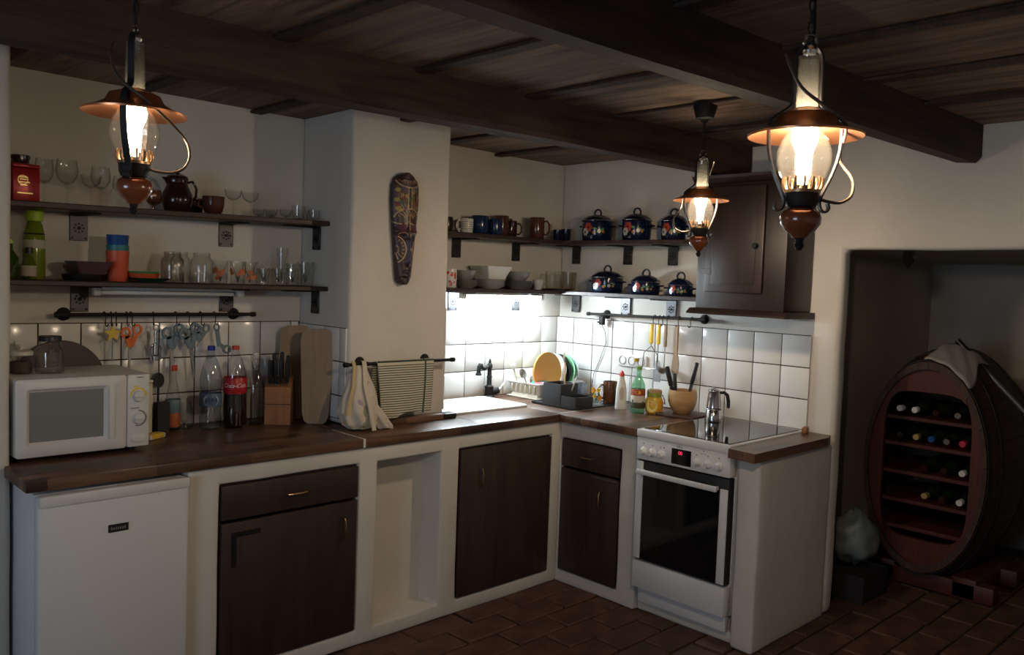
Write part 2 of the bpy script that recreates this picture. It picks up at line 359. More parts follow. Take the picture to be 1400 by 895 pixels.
# terracotta bricks in running bond, each a piece of the floor
proto = []
for k in range(4):
    mb = MB().bbox(-.146, .146, -.071, .071, -.03, 0, .006, 1)
    mb.v = [(x+noise.noise((x*9+k*7, y*9, z))*.004, y+noise.noise((x*9, y*9+k*5, 3))*.004, z+noise.noise((x*6+k*3, y*6, 8))*.003) for x, y, z in mb.v]
    proto.append(mb)
bricks = []
def brick(x, y):
    k = random.randrange(4)
    if len(bricks) < 4: o = proto[len(bricks)].build('brick', BRICK, floor, 30)
    else: o = bricks[k].copy(); C.objects.link(o)
    o.location = (x+random.uniform(-.004, .004), y+random.uniform(-.003, .003), random.uniform(-.004, .003)); o.rotation_euler = (random.uniform(-.008, .008), random.uniform(-.008, .008), random.uniform(-.012, .012)+PI*random.randrange(2))
    bricks.append(o)
row = 0; y = -.72
while y > -2.75:
    x0 = -2.4+(.15 if row % 2 else 0)
    x = x0
    while x < 1.95:
        kit = y > -1.85 and -2.0 < x < -.55 and (x+1.439)*.59+(y+1.147)*.81 > -.35
        door = y <= -1.78 and x > -.75+max(0, (-2.0-y))*1.0 and not (x > 1.5 and y < -2.4)
        closet = -1.78 < y < -1.55 and x > .35
        if kit or door or closet: brick(x, y)
        x += .302
    y -= .152; row += 1
# ceiling deck with the wide planks nailed under it
ceiling = MB().box(-5.9, 2.3, -5.4, .3, CEIL+.035, CEIL+.1).build('ceiling', BEAMW, None, 0, 'structure')
for k, x in enumerate([-4.6, -4.09, -3.58, -3.07, -2.55, -2.04, -1.53, -1.03, -.56]):
    x2 = [-4.09, -3.58, -3.07, -2.55, -2.04, -1.53, -1.03, -.56, -.004][k]
    mb = MB().bbox(x+.012, x2-.012, -4.2, -.004, CEIL+random.uniform(0, .006), CEIL+.034, .004, 1)
    mb.v = [(a+.012*noise.noise((a*2, b*.8, k)), b, c) for a, b, c in mb.v]
    mb.build('plank', PLANKW, ceiling, 30)
for k, x in enumerate([-4.09, -3.58, -3.07, -2.55, -2.04, -1.53, -1.03, -.56]):
    MB().bbox(x-.028, x+.028, -4.2, -.004, CEIL-.014, CEIL-.001, .003, 1).build('cover_strip', BEAMW, ceiling, 30)
def beam(name, ya, yb, zb, label):
    mb = MB(); n = 26; xs = [-5.7+i*(5.69)/n for i in range(n+1)]; ring = []
    v = []; f = []
    for i, x in enumerate(xs):
        sk = -.049*x
        prof = [(ya+sk, CEIL+.02), (ya+sk, zb+.02), (ya+.02+sk, zb), (yb-.02+sk, zb), (yb+sk, zb+.02), (yb+sk, CEIL+.02)]
        for j, (yy, zz) in enumerate(prof):
            w1 = noise.noise((x*1.3, j*2.1, zb*9))*.010; w2 = noise.noise((x*1.1, j*3.3+9, zb*5))*.008
            v.append((x, yy+w1, zz+(w2 if j in (1, 2, 3, 4) else 0)))
    for i in range(n):
        for j in range(6): f.append((i*6+j, i*6+(j+1) % 6, (i+1)*6+(j+1) % 6, (i+1)*6+j))
    f.append((0, 1, 2, 3, 4, 5)); f.append(tuple(n*6+j for j in (5, 4, 3, 2, 1, 0)))
    o = MB().add(v, f).build(name, BEAMW, None, 30, 'structure'); o['label'] = label; return o
beam('trim_1', -1.30, -1.155, 2.11, 'dark old ceiling beam running above the chimney and the mask')
beam('trim_2', -2.36, -2.245, 2.11, 'dark old ceiling beam ending above the doorway on the right')

wall_back = MB().box(-3.3, .3, 0, .2, 0, CEIL+.03).build('wall_back', PLASTER, None, 0, 'structure')
wall_right = rough_panel('wall_right', [-5.4, -2.95, -1.80, -.9, 0], [0, .875, 1.745, CEIL+.03], {(1, 0), (1, 1)}, 0, 0, .09, PLASTER, .006, .025, .16, 3.)
wall_left = rough_panel('wall_left', [-5.9, -3.10], [0, 1.1, CEIL+.03], set(), 1, -.43, .2, PLASTER, .005, .02, .15, 9.)
MB().box(-5.75, -5.7, -5.4, -3.2, 0, CEIL).box(-5.75, -5.7, -2.0, -.4, 0, CEIL).box(-5.75, -5.7, -3.2, -2.0, 0, .95).box(-5.75, -5.7, -3.2, -2.0, 1.95, CEIL).build('wall_side', PLASTER, None, 0, 'structure')
MB().box(-5.75, .3, -5.4, -5.3, 0, CEIL+.03).build('wall_front', PLASTER, None, 0, 'structure')
win = MB().box(-5.74, -5.70, -3.2, -3.14, .95, 1.95).box(-5.74, -5.70, -2.06, -2.0, .95, 1.95).box(-5.74, -5.70, -3.14, -2.06, .95, 1.01).box(-5.74, -5.70, -3.14, -2.06, 1.89, 1.95).box(-5.74, -5.70, -2.625, -2.575, 1.01, 1.89).build('window_1', WHITEP, None, 0, 'structure')
MB().box(-5.725, -5.72, -3.14, -2.06, 1.01, 1.89).build('pane', GLASS, win, 0)
# the cellar niche behind the doorway
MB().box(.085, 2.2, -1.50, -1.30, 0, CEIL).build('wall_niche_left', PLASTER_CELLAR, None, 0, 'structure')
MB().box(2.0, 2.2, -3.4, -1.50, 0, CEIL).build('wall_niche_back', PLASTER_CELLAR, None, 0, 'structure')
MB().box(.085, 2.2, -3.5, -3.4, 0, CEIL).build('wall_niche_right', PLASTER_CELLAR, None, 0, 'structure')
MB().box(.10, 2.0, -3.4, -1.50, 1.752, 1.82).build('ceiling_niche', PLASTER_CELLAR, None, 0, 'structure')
# chimney breast
rough_panel('wall_chimney', [-1.80, -1.25], [.880, 1.5, CEIL+.03], set(), 1, -.425, -.001, PLASTER, .004, .018, .11, 5.)
# masonry kitchen base
FY = -.67; FX = -.66
base = rough_panel('wall_base_left', [-2.61, -2.49, -1.893, -1.80, -1.455, -1.347, -.728, FX], [0, .065, .62, .77, .834], {(1, 1), (1, 2), (3, 1), (3, 2), (5, 1), (5, 2)}, 1, FY, -.42, PLASTER, .004, .010, .09, 1.)
MB().box(-2.56, -.66, -.36, -.02, 0, .83).build('wall_base_core', PLASTER, None, 0, 'structure')
rough_panel('wall_niche_inside', [-1.83, -1.43], [.05, .80], set(), 1, -.53, -.44, PLASTER, .002, 0, .1, 2.)
rough_panel('wall_base_right', [-1.172, -1.062, -.675, -.60], [0, .062, .72, .755, .834], {(1, 1), (1, 2)}, 0, FX, -.42, PLASTER, .004, .008, .09, 4.)
MB().box(-.40, -.02, -1.165, -.30, 0, .83).build('wall_base_core_right', PLASTER, None, 0, 'structure')
rough_panel('wall_base_end', [-1.80, -1.692], [0, .4, .834], set(), 0, -.665, -.005, PLASTER, .004, .014, .09, 6.)
rough_panel('trim_3', [-1.692, -1.17], [0, .048], set(), 0, -.63, -.05, PLASTER, .004, .01, .06, 8.)

# tiles
def tiles(parent, axis, d, u_edges, z_edges, sgn):
    cache = {}
    for a, b in zip(u_edges, u_edges[1:]):
        for z0, z1 in zip(z_edges, z_edges[1:]):
            w_, h_ = round(b-a-.005, 4), round(z1-z0-.005, 4); t = .008
            k = (w_, h_)
            if k not in cache:
                mb = MB()
                if axis == 1: mb.bbox(-w_/2, w_/2, -t/2, t/2, -h_/2, h_/2, .0015, 2)
                else: mb.bbox(-t/2, t/2, -w_/2, w_/2, -h_/2, h_/2, .0015, 2)
                cache[k] = mb.build('wall_tile', TILE, parent, 30); o = cache[k]
            else: o = cache[k].copy(); C.objects.link(o)
            uc, zc = (a+b)/2, (z0+z1)/2; dd = d+sgn*(.0062+random.uniform(0, .001))
            o.location = (uc, dd, zc) if axis == 1 else (dd, uc, zc)
            o.rotation_euler = (random.uniform(-.004, .004), random.uniform(-.004, .004), random.uniform(-.004, .004))
X0 = -2.9129
ZL = [.877, 1.017, 1.168, 1.319]; ZR = [.877, 1.026, 1.179, 1.335]
gb = MB().box(-3.098, -1.802, -.0075, 0, .876, 1.3195).build('grout_bed', GROUT, wall_back, 0)
tiles(wall_back, 1, 0, [-3.098]+[X0+.152*k for k in range(-1, 8)]+[-1.806], ZL, -1)
MB().box(-1.245, -.002, -.0075, 0, .876, 1.3355).build('grout_bed', GROUT, wall_back, 0)
tiles(wall_back, 1, 0, [-1.244]+[-.152*k for k in range(8, 0, -1)]+[-.008], ZR, -1)
MB().box(-.0125, .03, -1.662, -.002, .876, 1.3355).build('grout_bed', GROUT, wall_right, 0)
tiles(wall_right, 0, -.005, [-.152*k for k in range(11, 0, -1)]+[-.012], ZR, -1)
ch = bpy.data.objects['wall_chimney']
MB().box(-1.8055, -1.78, -.408, -.012, .906, 1.3115).build('grout_bed', GROUT, ch, 0)
tiles(ch, 0, -1.7985, [-.418, -.367, -.235, -.085, -.012], [.907, 1.010, 1.161, 1.312], -1)

tiles(ch, 0, -1.251, [-.418, -.285, -.135, -.012], [.907, 1.075, 1.240, 1.404], 1)

# ------------------------------------------------------------------ worktops
def worktop(name, label, boxes, strips=()):
    o = thing(name, label, 'worktop', (0, 0, 0)); mb = MB()
    for b in boxes: mb.bbox(*b, .003, 2)
    mb.build('board', WORKTOP, o)
    for b in strips: MB().box(*b).build('edge_strip', WHITEP, o, 0)
    return o
ZT = .875
worktop('worktop', 'dark brown block worktop carrying the microwave and bottles', [(-3.12, -1.884, -.685, -.012, .837, ZT)], [(-1.884, -1.874, -.686, -.44, .838, ZT-.0005)])
SX0, SX1, SY0, SY1 = -1.235, -.655, -.425, -.055
worktop('worktop', 'brown worktop around the white sink', [(-1.873, SX0+.02, -.685, -.012, .837, ZT), (SX0+.02, SX1-.02, -.685, SY0+.02, .837, ZT), (SX0+.02, SX1-.02, SY1-.02, -.012, .837, ZT), (SX1-.02, -.014, -.653, -.012, .837, ZT), (SX1-.02, -.69, -.685, -.653, .837, ZT)], [(-.69, -.014, -.6592, -.6532, .838, ZT+.0004)])
worktop('worktop', 'brown worktop between the sink corner and the cooker', [(-.695, -.014, -1.176, -.6595, .837, ZT)])
o = thing('worktop', 'short worktop piece right of the cooker by the doorway', 'worktop', (0, 0, 0))
MB().prism([(-.738, -1.686), (-.752, -1.818), (-.10, -1.822), (-.03, -1.80), (-.03, -1.684)], .04, 2, .856).build('board', WORKTOP, o, 0)
one('wood_wedge', MB().bbox(-.03, .03, -.012, .012, 0, .028, .003), BLOCKW, 'small wooden wedge block on the right worktop corner', 'wedge', (-.085, -1.70, .877), .3)
o = thing('skirting_strip', 'brown wooden strip along the chimney foot on the worktop', 'strip', (-1.52, -.463, ZT))
MB().bbox(-.29, .22, -.028, .028, 0, .028, .004).build('batten', WORKTOP, o)
MB().bbox(.222, .30, -.03, .03, 0, .026, .006).build('end_cap', BLACKP, o, label='black end cap')

# ------------------------------------------------------------------ cabinets in the base
def bar_handle(parent, x, y, z, ln, vert, axis=1):
    mb = MB(); h = ln/2
    if axis == 1:
        d = (lambda s, o: (x, y-o, z+s)) if vert else (lambda s, o: (x+s, y-o, z))
    else:
        d = (lambda s, o: (x-o, y, z+s)) if vert else (lambda s, o: (x-o, y+s, z))
    mb.tube([d(-h, 0), d(-h*.95, .018), d(-h*.5, .024), d(h*.5, .024), d(h*.95, .018), d(h, 0)], .004, 8)
    return mb.build('handle', BRASSY, parent)
def front_panel(name, parent, x0, x1, z0, z1, axis=1, d=-.675, sunk=True):
    mb = MB(); t = .022
    if axis == 1: mb.bbox(x0, x1, d, d+t, z0, z1, .003)
    else: mb.bbox(d, d+t, x0, x1, z0, z1, .003)
    return mb.build(name, CABW, parent)
def carcass(parent, x0, x1, z0, z1, axis=1, d=-.65):
    # frame around the opening, dark inside
    mb = MB(); f = .012
    def b(a0, a1, c0, c1, e0, e1):
        if axis == 1: mb.box(a0, a1, c0, c1, e0, e1)
        else: mb.box(c0, c1, a0, a1, e0, e1)
    b(x0, x0+f, d, d+.22, z0, z1); b(x1-f, x1, d, d+.22, z0, z1); b(x0+f, x1-f, d, d+.22, z0, z0+f); b(x0+f, x1-f, d, d+.22, z1-f, z1); b(x0+f, x1-f, d+.20, d+.22, z0+f, z1-f)
    return mb.build('frame', CABW, parent, 0)
o = thing('base_cabinet', 'dark brown base cabinet with drawer beside the fridge', 'cabinet', (0, 0, 0))
carcass(o, -2.487, -1.896, .068, .767)
dr = front_panel('drawer', o, -2.484, -1.899, .634, .762); bar_handle(dr, -2.185, -.675, .698, .085, False)
dr2 = front_panel('door', o, -2.482, -1.901, .072, .622); bar_handle(dr2, -1.968, -.675, .520, .085, True)
MB().box(-2.445, -2.425, -.6765, -.675, .455, .585).box(-2.425, -2.33, -.6765, -.675, .566, .585).build('hinge_plate', BLACK, dr2, 0)
o = thing('base_cabinet', 'dark brown plain cabinet door under the sink by the inner corner', 'cabinet', (0, 0, 0))
carcass(o, -1.342, -.733, .068, .767)
dr = front_panel('door', o, -1.338, -.737, .072, .763); bar_handle(dr, -1.222, -.675, .625, .085, True)
o = thing('base_cabinet', 'narrow dark cabinet with drawer between the corner and the cooker', 'cabinet', (0, 0, 0))
carcass(o, -1.058, -.679, .066, .752, 0, -.64)
dr = front_panel('drawer', o, -1.055, -.682, .612, .748, 0, -.665); bar_handle(dr, -.665, -.86, .678, .07, False, 0)
dr = front_panel('door', o, -1.055, -.682, .070, .600, 0, -.665); bar_handle(dr, -.665, -.955, .485, .085, True, 0)
MB().box(-.6665, -.665, -1.045, -.885, .586, .594).build('edge_strip', DULLSTEEL, dr, 0)

# ------------------------------------------------------------------ fridge
o = thing('fridge', 'small white undercounter fridge at the left end of the worktop', 'fridge', (-2.853, -.4, 0))
MB().bbox(-.236, .236, -.25, .36, .02, .82, .006).build('body', WHITE, o)
d = MB().bbox(-.238, .238, -.305, -.255, .05, .822, .012, 3).build('door', WHITE, o)
MB().bbox(-.236, .236, -.312, -.298, .788, .825, .006).build('handle', WHITEP, d)
bd = MB().bbox(-.032, .032, -.3085, -.305, .676, .702, .001, 1).build('badge', PRINT_BLACK, d)
mbb = MB()
for k, (x, h) in enumerate([(-.022, .010), (-.015, .008), (-.008, .009), (-.001, .008), (.006, .009), (.013, .008), (.020, .010)]):
    mbb.box(x-.0022, x+.0022, -.3092, -.3085, .684, .684+h)
mbb.build('badge_print', PRINT_GREY, d, 0)
for sx in (-.2, .2):
    MB().cyl(.018, 0, .022, (sx, -.22, 0)).build('foot', BLACKP, o)

# ------------------------------------------------------------------ cooker
o = thing('cooker', 'white freestanding cooker with black oven door and glass hob', 'cooker', (-.36, -1.43, .048))
MB().bbox(-.29, .33, -.246, .246, .08, .80, .004).box(-.25, .30, -.23, .23, 0, .08).build('body', WHITE, o)
MB().bbox(-.348, .335, -.247, .247, .797, .832, .006).build('hob_frame', WHITE, o)
MB().bbox(-.318, .300, -.228, .228, .832, .8355, .001, 1).build('hob_glass', HOBGLASS, o)
pn = MB().bbox(-.342, -.28, -.247, .247, .692, .797, .006).build('control_panel', WHITE, o)
kp = MB().lathe([(0, .0), (.021, 0), (.019, .006), (.014, .010), (.012, .026), (.010, .028), (0, .028)], n=20)
kp.v = [(-z, x, y) for x, y, z in kp.v]; kp.box(-.034, -.008, -.003, .003, -.012, .012)
k0 = None
for yy in (.205, .155, .105, -.085, -.140, -.195):
    if k0 is None: k0 = kp.build('knob', WHITE, pn)
    else: q = k0.copy(); C.objects.link(q); q.parent = pn; k = q
    (k0 if k0.location.length == 0 else k).location = (-.342, yy, .733)
ds = MB().bbox(-.3445, -.338, -.052, .052, .704, .775, .002, 1).build('display', OVENGLASS, pn)
def on_panel(y0, z0): return lambda u, v: (-.3452, y0-u, z0+v)
RLED = mat('red_digits', (.8, .02, .05), .5, emit=(1, .03, .12), estr=1.6)
text_on('00', .022, on_panel(.004, .757), RLED, pn, 0, 'digits')
text_on('AEG', .017, lambda u, v: (-.3428, .010-u, .785+v), PRINT_BLACK, pn)
mk = MB()
for yy, zz in ((.207, .768), (.157, .766), (.112, .765), (.094, .767), (-.078, .765), (-.138, .768), (-.193, .770)): mk.box(-.3428, -.342, yy-.003, yy+.003, zz-.003, zz+.003)
mk.box(-.3428, -.342, -.128, -.102, .775, .7765).box(-.3428, -.342, -.128, -.1265, .768, .775).box(-.3428, -.342, -.1035, -.102, .768, .775).box(-.3428, -.342, -.118, -.112, .785, .790)
mk.build('panel_marks', PRINT_GREY, pn, 0)
dd = MB().bbox(-.338, -.29, -.244, .244, .222, .686, .003).build('oven_door', BLACKP, o)
MB().bbox(-.3405, -.336, -.202, .204, .228, .648, .001, 1).build('oven_glass', OVENGLASS, dd)
MB().bbox(-.342, -.334, .206, .244, .226, .684, .003).build('door_trim', WHITE, dd); MB().bbox(-.342, -.334, -.242, -.204, .226, .640, .003).build('door_trim', WHITE, dd)
hd = MB().bbox(-.378, -.360, -.205, .222, .628, .652, .006, 3).build('handle', WHITE, dd)
for yy in (-.19, .205): MB().bbox(-.365, -.335, yy-.008, yy+.008, .632, .648, .002).build('handle_mount', WHITE, dd)
MB().bbox(-.338, -.28, -.246, .246, .085, .214, .004).build('storage_drawer', WHITE, o)
MB().bbox(-.30, -.27, -.236, .236, .008, .080, .003).build('plinth', WHITE, o)

# ------------------------------------------------------------------ sink and tap
o = thing('sink', 'white inset sink under the lit shelf', 'sink', ((SX0+SX1)/2, (SY0+SY1)/2, ZT))
w2, h2 = (SX1-SX0)/2, (SY1-SY0)/2
def rrect(hx, hy, r, n=5, cx=0., cy=0.):
    out = []
    for qx, qy, a in ((1, 1, 0), (-1, 1, PI/2), (-1, -1, PI), (1, -1, 3*PI/2)):
        for i in range(n+1): t = a+PI/2*i/n; out.append((cx+qx*(hx-r)+r*math.cos(t), cy+qy*(hy-r)+r*math.sin(t)))
    return out
def loft(rings, cap0=True, cap1=True):
    n = len(rings[0]); v = [p for r in rings for p in r]; f = []
    for i in range(len(rings)-1):
        for k in range(n): f.append((i*n+k, i*n+(k+1) % n, (i+1)*n+(k+1) % n, (i+1)*n+k))
    if cap0: f.append(tuple(range(n)))
    if cap1: f.append(tuple((len(rings)-1)*n+k for k in range(n)))
    return MB().add(v, f)
R = lambda hx, hy, r, z, cx=0., cy=0.: [(x, y, z) for x, y in rrect(hx, hy, r, 5, cx, cy)]
loft([R(w2-.03, h2-.03, .05, -.03), R(w2, h2, .03, .001), R(w2, h2, .03, .010), R(w2-.006, h2-.006, .028, .014), R(w2-.022, h2-.022, .025, .013), R(w2-.03, h2-.03, .03, .006), R(w2-.05, h2-.05, .05, -.028), R(w2*.4, h2*.4, .05, -.030)], False).build('basin', WHITE, o)
MB().lathe([(0, -.028), (.03, -.028), (.032, -.025), (0, -.024)], (-.12, -.02, 0)).build('drain', STEEL, o)
o = thing('tap', 'black swan-neck mixer tap at the back of the sink', 'tap', (-.592, -.035, ZT))
MB().lathe([(0, 0), (.030, 0), (.030, .006), (.024, .012), (.024, .052), (.026, .056), (.026, .062), (.017, .066), (.014, .072), (.0135, .11), (.016, .112), (.016, .118), (.013, .122), (.012, .165), (.016, .168), (.016, .184), (.010, .192), (.006, .197), (.009, .202), (.006, .208), (.004, .212), (.006, .216), (0, .220)], n=20).build('column', BLACK, o)
MB().tube([(-.01, 0, .176), (-.035, -.006, .170), (-.055, -.010, .166), (-.075, -.014, .175), (-.080, -.016, .188), (-.092, -.018, .190), (-.100, -.020, .180), (-.103, -.021, .160), (-.104, -.021, .146)], [.010, .009, .009, .010, .010, .011, .012, .012, .013], 12).lathe([(0, .132), (.016, .132), (.018, .138), (.014, .146), (0, .147)], (-.104, -.021, 0)).build('spout', BLACK, o)
lv = MB().tube([(.015, -.004, .03), (.045, -.014, .034), (.058, -.018, .037)], [.02, .021, .018], 14).build('valve', BLACK, o)
MB().tube([(.058, -.018, .037), (.085, -.02, .062), (.10, -.021, .075)], [.006, .006, .008], 8).build('lever', WHITEP, lv, label='white lever')

# ------------------------------------------------------------------ shelves and brackets
def bracket_mesh():
    mb = MB(); mb.bbox(-.033, .033, -.006, 0, -.105, 0, .002, 1).bbox(-.033, .033, -.16, 0, -.006, 0, .002, 1)
    return mb
def rosette_pts():
    mb = MB()
    for k in range(8): a = 2*PI*k/8; mb.lathe([(0, -.003), (.004, -.003), (.003, .0), (0, .001)], (0, 0, 0), 8); mb.v[-26:] = [(x+.018*math.cos(a), z*0-.0065+y*0, -.055+.018*math.sin(a)+y) if False else (x+.018*math.cos(a), -.006-z, y-.055+.018*math.sin(a)) for x, y, z in mb.v[-26:]]
    return mb
BK = {}
def bracket(x, y, z, rz, label, bright=False):
    if 'b' not in BK:
        o = thing('shelf_bracket', label, 'bracket', (x, y, z), rz, 'iron shelf brackets')
        MB().bbox(-.033, .033, -.006, 0, -.105, 0, .002, 1).build('wall_plate', BRKT, o)
        MB().bbox(-.033, .033, -.16, -.0061, -.006, 0, .002, 1).build('arm', BLACK, o)
        mb = MB()
        for k in range(8):
            a = 2*PI*k/8; c = (.017*math.cos(a), -.055+.017*math.sin(a))
            mb.prism(disc(c[0], c[1], .0038, 8), .003, 1, -.0072)
        mb.prism([(p[0], p[1]) for p in disc(0, -.055, .007, 12)], .005, 1, -.008)
        for sx in (-.024, .024): mb.prism(disc(sx, -.094, .0045, 8), .003, 1, -.0072)
        mb.build('rosette', BLACK, o)
        BK['b'] = o; return o
    return dup(BK['b'], (x, y, z), rz, label)
def shelf(name, label, boxes, rot=None):
    o = thing(name, label, 'shelf', (0, 0, 0)); mb = MB()
    for b in boxes: mb.bbox(*b, .003, 1)
    mb.build('board', SHELFW, o, 30); return o
sh = thing('wall_shelf', 'dark upper shelf in the left alcove holding glasses and brown jug', 'shelf', (-2.425, 0, 1.772))
MB().bbox(-.672, .624, -.255, -.002, -.022, 0, .003, 1).build('board', SHELFW, sh, 30); sh.rotation_euler = (0, -.0155, 0)
UL = lambda x: 1.772+(x+2.425)*.0155
shelf('wall_shelf', 'dark lower shelf in the left alcove holding jars and tumblers', [(-3.096, -1.803, -.255, -.002, 1.468, 1.488)])
LL = 1.488
shelf('wall_shelf', 'dark upper corner shelf holding mugs and big enamel pots', [(-1.245, -.002, -.205, -.002, 1.766, 1.790), (-.205, -.010, -1.160, -.2051, 1.766, 1.790)])
UR = 1.790
shelf('wall_shelf', 'dark lower corner shelf above the sink holding plates and smaller pots', [(-1.245, -.002, -.205, -.002, 1.474, 1.497), (-.205, -.010, -1.150, -.2051, 1.474, 1.497)])
LR = 1.497
for x, nm in ((-2.77, 'left'), (-2.17, 'middle')):
    bracket(x, 0, UL(x)-.0225, 0, f'{nm} iron bracket under the upper left alcove shelf')
for x, nm in ((-2.765, 'left'), (-2.163, 'middle')):
    bracket(x, 0, 1.4675, 0, f'{nm} iron bracket under the lower left alcove shelf')
bracket(-1.803, -.15, UL(-1.81)-.0235, -PI/2, 'iron bracket on the chimney side under the upper left alcove shelf')
bracket(-1.803, -.15, 1.4675, -PI/2, 'iron bracket on the chimney side under the lower left alcove shelf')
for x, nm in ((-.845, 'left'), (-.386, 'middle'), ):
    bracket(x, 0, 1.7655, 0, f'{nm} iron bracket under the mug shelf above the sink wall')
for x, nm in ((-.858, 'left'), (-.37, 'middle')):
    bracket(x, 0, 1.4735, 0, f'{nm} iron bracket on the brightly lit wall above the sink')
for y, nm in ((-.146, 'one nearest the corner'), (-.54, 'middle one'), (-.85, 'one nearest the cabinet')):
    bracket(-.008, y, 1.7655, -PI/2, f'iron bracket under the upper pot shelf, {nm}')
for y, nm in ((-.157, 'one nearest the corner'), (-.54, 'middle one'), (-.855, 'one nearest the cabinet')):
    bracket(-.008, y, 1.4735, -PI/2, f'iron bracket above the right utensil rail, {nm}')

# lamps: tube lights under the shelves
TUBEM = emitter('cool_white_tube', (.80, .92, 1), TUBE)
def tubelight(x0, x1, lit, label):
    o = thing('strip_light', label, 'light', ((x0+x1)/2, -.10, 1.467 if not lit else 1.4735)); h = (x1-x0)/2
    MB().bbox(-h, h, -.018, .018, -.014, 0, .003).build('housing', WHITEP, o)
    if lit: MB().lathe([(0, -h+.02), (.009, -h+.02), (.009, h-.02), (0, h-.02)], (0, 0, -.024), 12, 0).build('tube', TUBEM, o)
    else: MB().bbox(-h+.005, h-.03, -.015, .015, -.032, -.0145, .006).build('diffuser', WHITEP, o)
    for s in (-1, 1): MB().bbox(s*h-.014, s*h+.014, -.02, .02, -.036, .0, .004).build('end_cap', WHITEP, o)
tubelight(-.87, -.265, True, 'lit cool white strip light under the sink shelf')
tubelight(-2.735, -2.15, False, 'unlit white strip light under the left alcove shelf')

# ------------------------------------------------------------------ hanging lamps
def lamp(label, x, y, z, ry, power, top, rose=None, side=0.):
    """z is the shade rim; top the height where the chain is fixed; ry turns the lyre frame"""
    o = thing('pendant_lamp', label, 'lamp', (x, y, z), ry)
    MB().lathe([(.106, -.004), (.107, 0), (.080, .010), (.060, .022), (.052, .038), (.030, .046), (.024, .050), (.024, .048), (.050, .036), (.058, .020), (.079, .008), (.104, -.003), (.106, -.004)], n=40).build('shade', COPPER, o)
    MB().lathe(shell([(.0195, .012), (.0205, .06), (.0195, .142), (.0205, .147)], .0015, .0)[1:-1]+[(.018, .012)], n=28).build('glass_chimney', CHIMG, o)
    MB().lathe([(.034, -.090), (.044, -.075), (.0505, -.052), (.050, -.030), (.042, -.008), (.030, .010), (.022, .018), (.020, .018), (.028, .009), (.040, -.009), (.048, -.031), (.0485, -.052), (.042, -.074), (.032, -.089), (.034, -.090)], n=32).build('glass_globe', GLOBE, o)
    bu = MB().lathe([(0, -.066), (.012, -.065), (.013, -.046), (.016, -.030), (.0235, -.012), (.025, .002), (.021, .016), (.012, .024), (0, .027)], n=20).build('bulb', emitter('warm_bulb', (1, .80, .60), power), o)
    g = MB()
    for k in range(14):
        a = 2*PI*k/14; ca, sa = math.cos(a), math.sin(a)
        g.tube([(.030*ca, .030*sa, -.108), (.036*ca, .036*sa, -.098), (.037*ca, .037*sa, -.086), (.034*ca, .034*sa, -.080)], .0026, 6)
    g.lathe([(.029, -.110), (.034, -.110), (.034, -.104), (.029, -.104)], n=24).build('gallery', BRASSY, o, kind='stuff')
    MB().lathe([(0, -.104), (.030, -.104), (.032, -.110), (.031, -.126), (.027, -.136), (0, -.138)], n=28).build('burner_collar', BLACK, o)
    MB().lathe([(0, -.136), (.022, -.138), (.034, -.146), (.0385, -.157), (.037, -.169), (.028, -.181), (.018, -.189), (.013, -.196), (0, -.197)], n=32).build('wooden_vase', LAMPWOOD, o)
    MB().lathe([(0, -.195), (.010, -.196), (.007, -.203), (.0095, -.210), (.006, -.218), (0, -.220)], n=16).build('finial', BLACK, o)
    for s in (1, -1):
        P = [(.0, 0, .172), (.012*s, 0, .166), (.025*s, 0, .145), (.026*s, 0, .08), (.030*s, 0, .056), (.066*s, 0, .028) , (.070*s, 0, -.005), (.066*s, 0, -.040), (.055*s, 0, -.075), (.040*s, 0, -.108), (.034*s, 0, -.125), (.037*s, 0, -.140), (.046*s, 0, -.145), (.052*s, 0, -.138), (.050*s, 0, -.128)]
        q = [Vector(p) for p in P]; sm = []
        for i in range(len(q)-1):
            p0, p1, p2, p3 = q[max(i-1, 0)], q[i], q[i+1], q[min(i+2, len(q)-1)]
            for t in (0, .33, .66): sm.append(.5*((2*p1)+(p2-p0)*t+(2*p0-5*p1+4*p2-p3)*t*t+(3*p1-p0-3*p2+p3)*t**3))
        sm.append(q[-1])
        MB().ribbon(sm, (0, 1, 0), .013, .0035).build('lyre_arm', BLACK, o)
    cp = [(-.045, .0, .150), (-.043, -.02, .125), (-.026, -.04, .080), (.01, -.058, .045), (.055, -.055, .012), (.085, .04, -.035), (.108, .03, -.075), (.104, .02, -.108), (.080, .01, -.124), (.050, 0, -.124), (.030, 0, -.118)]
    q = [Vector(p) for p in cp]; sm = []
    for i in range(len(q)-1):
        p0, p1, p2, p3 = q[max(i-1, 0)], q[i], q[i+1], q[min(i+2, len(q)-1)]
        for t in (0, .25, .5, .75): sm.append(.5*((2*p1)+(p2-p0)*t+(2*p0-5*p1+4*p2-p3)*t*t+(3*p1-p0-3*p2+p3)*t**3))
    an = -ry + math.radians(-43) + side
    M = Matrix.Rotation(an, 4, 'Z')
    MB().tube([M @ p for p in sm], .0032, 8).build('cord_loop', CORD, o)
    MB().tube([(.012*math.cos(t), 0, .176+.012*math.sin(t)) for t in [2*PI*i/16 for i in range(16)]], .003, 6, True).lathe([(0, .150), (.012, .152), (.014, .158), (.010, .166), (.004, .168), (0, .170)], n=14).build('hanger', STEEL, o)
    zt = top-z; k = 0; zz = .190
    while zz < zt-.006:
        mb = MB().tube([((.0055*math.cos(t) if k % 2 == 0 else 0), (0 if k % 2 == 0 else .0055*math.cos(t)), zz+.012+.012*math.sin(t)) for t in [2*PI*i/12 for i in range(12)]], .0017, 6, True)
        mb.build('chain_link', BLACK, o); zz += .0205; k += 1
    MB().tube([(.006, .004, .165), (.008, .003, .2), (.007, .005, zt*.6), (.004, .003, zt)], .0025, 6).build('cable', BLACK, o)
